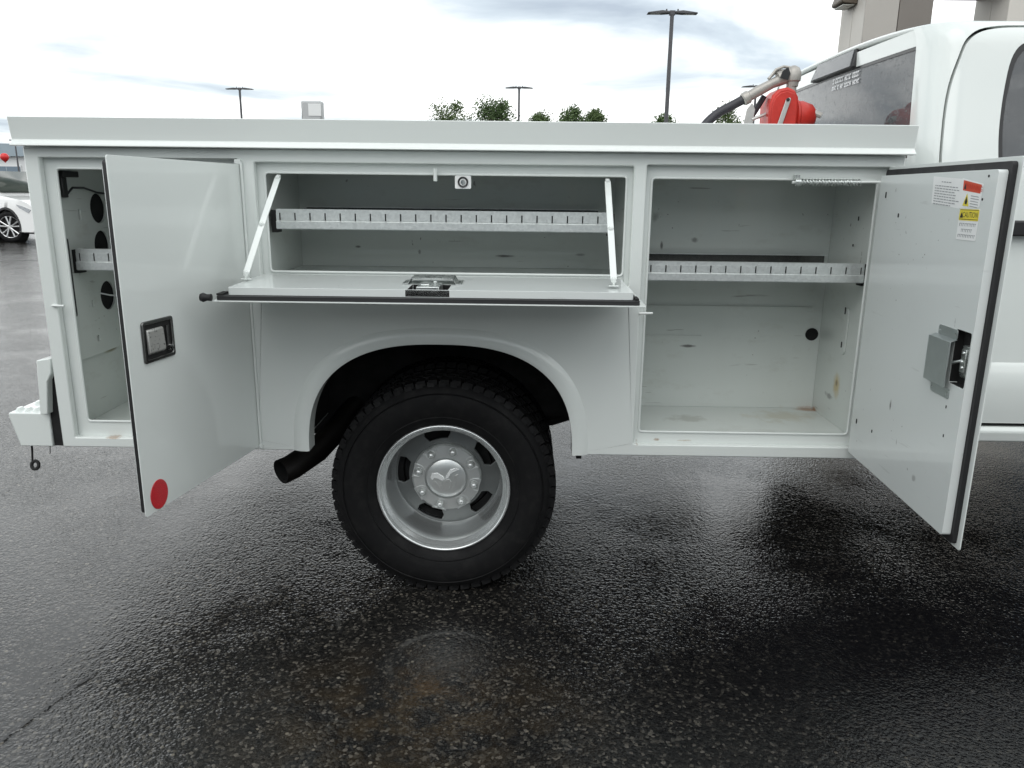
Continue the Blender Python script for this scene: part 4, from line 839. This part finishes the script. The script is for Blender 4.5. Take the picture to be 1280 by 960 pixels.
# ================================================================== trees
def tree(x, y, h, rad, label, seed, n=11000):
    rg = random.Random(seed); root = empty('tree', (x, y, 0), label, 'tree', 'trees beyond the parking lot')
    m = MB('bark'); top = h*.72; bend = [(x+rg.uniform(-.15, .15)*i, y, top*i/5) for i in range(6)]
    m.tube(bend, [h*.026*(1-i*.15) for i in range(6)], 8)
    cl = []
    for k in range(30):
        a = rg.uniform(0, 6.28); zz = rg.uniform(.38, .95)*h; rr = rad*rg.uniform(.25, .95)*(1-max(0, zz/h-.55)*1.5)
        c = (x+rr*math.cos(a), y+rr*math.sin(a), zz); cl.append((c, rad*rg.uniform(.28, .46)))
        i = min(4, int(zz*.6/top*5)); b0 = Vector(bend[i]); m.tube([b0, b0.lerp(Vector(c), .5)+Vector((0, 0, .1*h*.3)), c], [h*.010, h*.007, h*.003], 5)
    cl.append(((x+rg.uniform(-.3, .3)*rad, y, h*.96), rad*.22))
    m.build('trunk', root)
    m = MB('leaf'); vs = []; fs = []
    for k in range(n):
        c, r = cl[rg.randrange(len(cl))]
        d = Vector((rg.gauss(0, 1), rg.gauss(0, 1), rg.gauss(0, .85))); d = d.normalized()*r*rg.uniform(.25, 1.12)
        p = Vector(c)+d; a = Vector((rg.gauss(0, 1), rg.gauss(0, 1), rg.gauss(0, 1))).normalized(); b = a.orthogonal().normalized(); e2 = a.cross(b); s_ = rg.uniform(.035, .075)*h/8*1.15
        o = len(vs); vs += [p+b*s_*1.5, p+e2*s_*.7, p-b*s_*1.5, p-e2*s_*.7]; fs.append((o, o+1, o+2, o+3))
    m.add(vs, fs); m.build('crown', root, recalc=False, smooth=0)
for (x, y, h, r_, lb, sd) in ((-4.3, 62, 8.3, 2.6, 'round leafy tree beside a taller tree with a pointed top', 1), (-1.0, 60, 8.2, 2.8, 'leafy tree with a pointed top between a round tree and a thin lamp pole', 5),
        (3.0, 64, 7.75, 1.8, 'low slim tree between a thin lamp pole and a broad tree', 3), (5.0, 61, 8.0, 2.3, 'broad leafy tree between two slim trees', 4), (7.2, 63, 8.0, 1.6, 'narrow leafy tree at the end of the row beside a broad tree', 8),
        (12.2, 60, 7.35, 1.7, 'low leafy tree behind the lamp closest to the service truck', 6), (15.9, 56, 7.75, 2.6, 'leafy tree behind the fuel hose', 11)):
    tree(x, y, h, r_, lb, sd)

# ================================================================== dealership portal
DB = empty('dealership_building', (8.2, 11.5, 0), 'tan panelled dealership entrance columns and beam behind the truck cab', 'building')
def cladcol(x0, x1, y0, y1, z1, front, side, name):
    core = MB('clad_brown_shade').box((x0+.03, y0+.03, 0), (x1-.03, y1-.03, z1)).build(name, DB)
    pz = 1.25; k = 0; z0 = .02
    zs = []
    while z0 < z1-.05: zs.append((z0, min(z0+pz, z1-.01))); z0 += pz+.012
    for a, b in zs:
        xm = (x0+x1)/2
        for xa, xb, mt in ((x0, xm-.006, front[0]), (xm+.006, x1, front[1])): MB(mt).box((xa, y0, a), (xb, y0+.029, b)).build('panel', core, bevel=.004)
        ym = (y0+y1)/2
        for ya_, yb_ in ((y0+.031, ym-.006), (ym+.006, y1)): MB(side).box((x0, ya_, a), (x0+.029, yb_, b)).build('panel', core, bevel=.004)
    return core
cc = cladcol(6.99, 8.06, 11.0, 12.0, 6.2, ('clad_taupe_shade', 'clad_brown_shade'), 'clad_tan', 'column')  # lit side in tan, shaded front painted in two darker tones
cladcol(9.26, 10.4, 11.0, 12.0, 6.2, ('clad_tan', 'clad_tan'), 'clad_tan', 'column')
MB('clad_brown_shade').box((8.061, 11.05, 4.70), (9.259, 11.95, 6.2)).build('beam', DB, bevel=.01)
m = MB('clad_tan'); m.box((10.45, 12.0, 0), (34, 13.0, 6.2)); m.build('wall', DB)
for k in range(6):
    wq = MB('far_glass').box((11.4+k*3.6, 11.96, .5), (14.4+k*3.6, 12.02, 4.0)).build('window', DB)
# unseen wing added behind the camera to block low sky light
wg = MB('clad_taupe_shade').box((-26, -22, 0), (24, -18, 5.0)).build('sky_block_wall', DB)
MB('clad_tan').box((-26.2, -18.0, 4.2), (24.2, -17.7, 5.2)).build('sky_block_fascia', wg)
for k in range(14):
    MB('far_glass').box((-25+k*3.5, -18.0, .3), (-21.8+k*3.5, -17.93, 3.9)).build('sky_block_window', wg)
wp = empty('wall_lamp', (6.9, 11.55, 4.5), 'brown wall lamp box high on the tan side of the dealership column', 'wall lamp')
m = MB('lamp_bronze'); m.prism([(6.985, 4.82), (6.80, 4.82), (6.72, 4.56), (6.74, 4.52), (6.985, 4.50)], lambda a, b: (a, 11.33, b), lambda a, b: (a, 11.78, b)); m.build('housing', wp, bevel=.015)
m = MB('lamp_lens'); m.box((6.76, 11.36, 4.49), (6.95, 11.75, 4.5)); m.build('lens', wp)

# ================================================================== far left: showroom, light pole, balloon, white SUV
FB = empty('showroom_building', (-62, 75, 0), 'long low white building with blue grey fascia behind the white SUV', 'building')
m = MB('far_wall_white'); m.box((-90, 70, 0), (-36, 85, 4.2)); m.build('wall', FB)
m = MB('far_fascia'); m.box((-90.3, 69.6, 4.2), (-35.7, 85.3, 5.3)); m.build('fascia', FB)
for k in range(13):
    wf = MB('far_wall_white').box((-89+k*4.1, 69.92, .4), (-85.6+k*4.1, 69.99, 3.4)).build('window', FB)
    MB('far_glass').box((-88.9+k*4.1, 69.88, .5), (-85.7+k*4.1, 69.915, 3.3)).build('pane', wf)
lp = empty('light_pole', (-38.5, 60, 0), 'thin grey light pole in front of the white showroom', 'pole')
m = MB('pole_grey'); m.tube([(-38.5, 60, 0), (-38.5, 60, 5.0)], [.08, .05], 8); m.build('pole', lp); m = MB('pole_grey'); m.box((-38.9, 59.9, 5.0), (-38.1, 60.1, 5.08)); m.build('arm', lp)
bl = empty('balloon', (-22.4, 34.0, 0), 'shiny red balloon floating on a string behind the white SUV', 'balloon')
m = MB('balloon_red'); bz = 2.62
m.lathe([(0, .34), (.09, .325), (.155, .27), (.185, .19), (.175, .11), (.13, .04), (.06, -.03), (.02, -.06), (.03, -.085), (0, -.085)], (-22.4, 34, bz), 24, 'z'); m.build('skin', bl, smooth=60)
MB('tape_white').tube([(-22.4, 34, 0), (-22.38, 34, 1.3), (-22.4, 34, bz-.08)], .004, 5).build('string', bl)

SX, SY = -12.25, 18.25            # front wheel centre of the SUV (nose to +x)
SV = empty('parked_suv', (SX, SY, 0), 'white SUV with black arch trim parked behind the rear of the service truck', 'car')
wb = 2.97; RW = .37; W = 1.98
def suv_y(b): return .02+max(0, b-1.02)*.42
def smap(a, b, t_):
    k = suv_y(b)+.06*max(0, (a-.45))**2; return (SX+a, SY+k+(W-2*k)*t_, b)
hood = curve([(.93, .62), (.90, .86), (.72, .98), (.30, 1.06), (-.32, 1.14)], 5)
top = curve([(-.32, 1.14), (-.75, 1.42), (-1.15, 1.66), (-1.7, 1.735), (-2.6, 1.71), (-3.3, 1.60), (-3.62, 1.28), (-3.80, 1.10), (-3.86, .60)], 5)
ar = lambda cx: [(cx+.43*math.cos(R(k*12)), RW+.43*math.sin(R(k*12))) for k in range(16)]
sil = [(.86, .26), (.93, .36)]+hood[:-1]+top+[(-3.82, .34), (-wb-.43, .28)]+ar(-wb)[::-1]+[(-wb+.43, .26), (-.43, .26)]+ar(0)[::-1]+[(.43, .26)]
sh = MB('car_white').plate(sil, [], 1.0, smap, ((.2, .45, .6, .75), (.6, .8, 1.02, 1.2, 1.4, 1.6))).build('body', SV, bevel=.05, segs=3, smooth=55)
def pane(poly, name, mat, off=.008, par=SV):
    m = MB(mat); fo = lambda a, b, t_: (lambda q: (q[0], q[1]-off+t_, q[2]))(smap(a, b, 0)); m.plate(poly, [], .02, fo, ((), (1.2, 1.4, 1.6))); return m.build(name, par, smooth=40)
pane([(-.66, 1.10), (-1.62, 1.12), (-1.62, 1.60), (-1.25, 1.585), (-.95, 1.44)], 'window', 'car_glass'); pane([(-1.72, 1.12), (-2.75, 1.13), (-2.70, 1.60), (-1.72, 1.60)], 'window', 'car_glass'); pane([(-2.85, 1.14), (-3.45, 1.20), (-3.2, 1.52), (-2.82, 1.59)], 'window', 'car_glass')
pane([(.88, .80), (.62, .88), (.40, .92), (.50, .84), (.80, .72)], 'headlight', 'head_lamp', .012)
m = MB('car_glass'); m.add([(SX-.36, SY+.20, 1.205), (SX-.36, SY+W-.20, 1.205), (SX-1.08, SY+W-.36, 1.690), (SX-1.08, SY+.36, 1.690)], [(0, 1, 2, 3)]); ws = m.build('windshield', SV); s_ = ws.modifiers.new('thick', 'SOLIDIFY'); s_.thickness = .05; s_.offset = 1
m = MB('black_plastic'); m.box((SX+.86, SY+.35, .42), (SX+.945, SY+W-.35, .78)); m.build('grille', SV, bevel=.02)
m = MB('black_plastic'); m.box((SX+.45, SY+.05, .22), (SX+.90, SY+W-.05, .36)); m.build('front_skirt', SV, bevel=.03)
m = MB('black_plastic'); m.box((SX-wb+.43, SY+.01, .20), (SX-.43, SY+W-.01, .30)); m.build('sill_trim', SV, bevel=.02)
m = MB('car_white'); m.box((SX-.86, SY-.14, 1.12), (SX-.68, SY+.06, 1.26)); m.build('side_mirror', SV, bevel=.03)
for yy in (0, W-.0):
    for cx in (0, -wb):
        m = MB('black_plastic'); sg_ = 1 if yy == 0 else -1; n2 = 20; vs = []
        for r, o in ((.425, .09), (.425, -.012), (.475, -.012), (.485, .02)): vs += [(SX+cx+r*math.cos(R(-12+k*204/n2)), SY+yy+sg_*(o+.02), RW+r*math.sin(R(-12+k*204/n2))) for k in range(n2+1)]
        m.add(vs, [(i*(n2+1)+k, i*(n2+1)+k+1, (i+1)*(n2+1)+k+1, (i+1)*(n2+1)+k) for i in range(3) for k in range(n2)]); m.build('arch_trim', SV)
        m = MB('undercoat'); m.lathe([(.0, .26), (.44, .26), (.44, .05)], (SX+cx, SY+yy if sg_ > 0 else SY+yy-.31, RW), 32); m.build('arch_liner', SV)
        y0 = SY+yy+(.01 if sg_ > 0 else -.26); m = MB('tyre_rubber'); m.lathe([(.265, .01), (.30, .0), (.34, .002), (.365, .02), (.37, .06), (.37, .20), (.34, .245), (.27, .24)], (SX+cx, y0, RW), 40); wv = m.build('wheel', SV)
        m = MB('alloy'); m.lathe([(.268, .012), (.262, .004), (.252, .012), (.25, .06)], (SX+cx, y0, RW), 40); m.lathe([(0, .012), (.055, .014), (.06, .03)], (SX+cx, y0, RW), 20)
        for k in range(5):
            for dv in (-7, 7):
                a = R(18+72*k); a2 = R(18+72*k+dv*2.0); ca, sa = math.cos(a), math.sin(a)
                p0 = Vector((SX+cx+.03*ca, y0+.02, RW+.03*sa)); p1 = Vector((SX+cx+.258*math.cos(a2), y0+.014, RW+.258*math.sin(a2))); m.tube([p0, p0.lerp(p1, .5), p1], [.020, .017, .022], 6)
        m.build('rim', wv); m = MB('undercoat'); m.lathe([(0, .07), (.255, .07)], (SX+cx, y0, RW), 32); m.build('brake_disc', wv)

SV.rotation_euler.z = R(-21); SV.scale = (1.08, 1.08, 1.08)
for ch in SV.children:
    if ch.name.startswith('wheel') and ch.location.x > -.5: ch.rotation_euler.z = R(24)      # front wheels steered
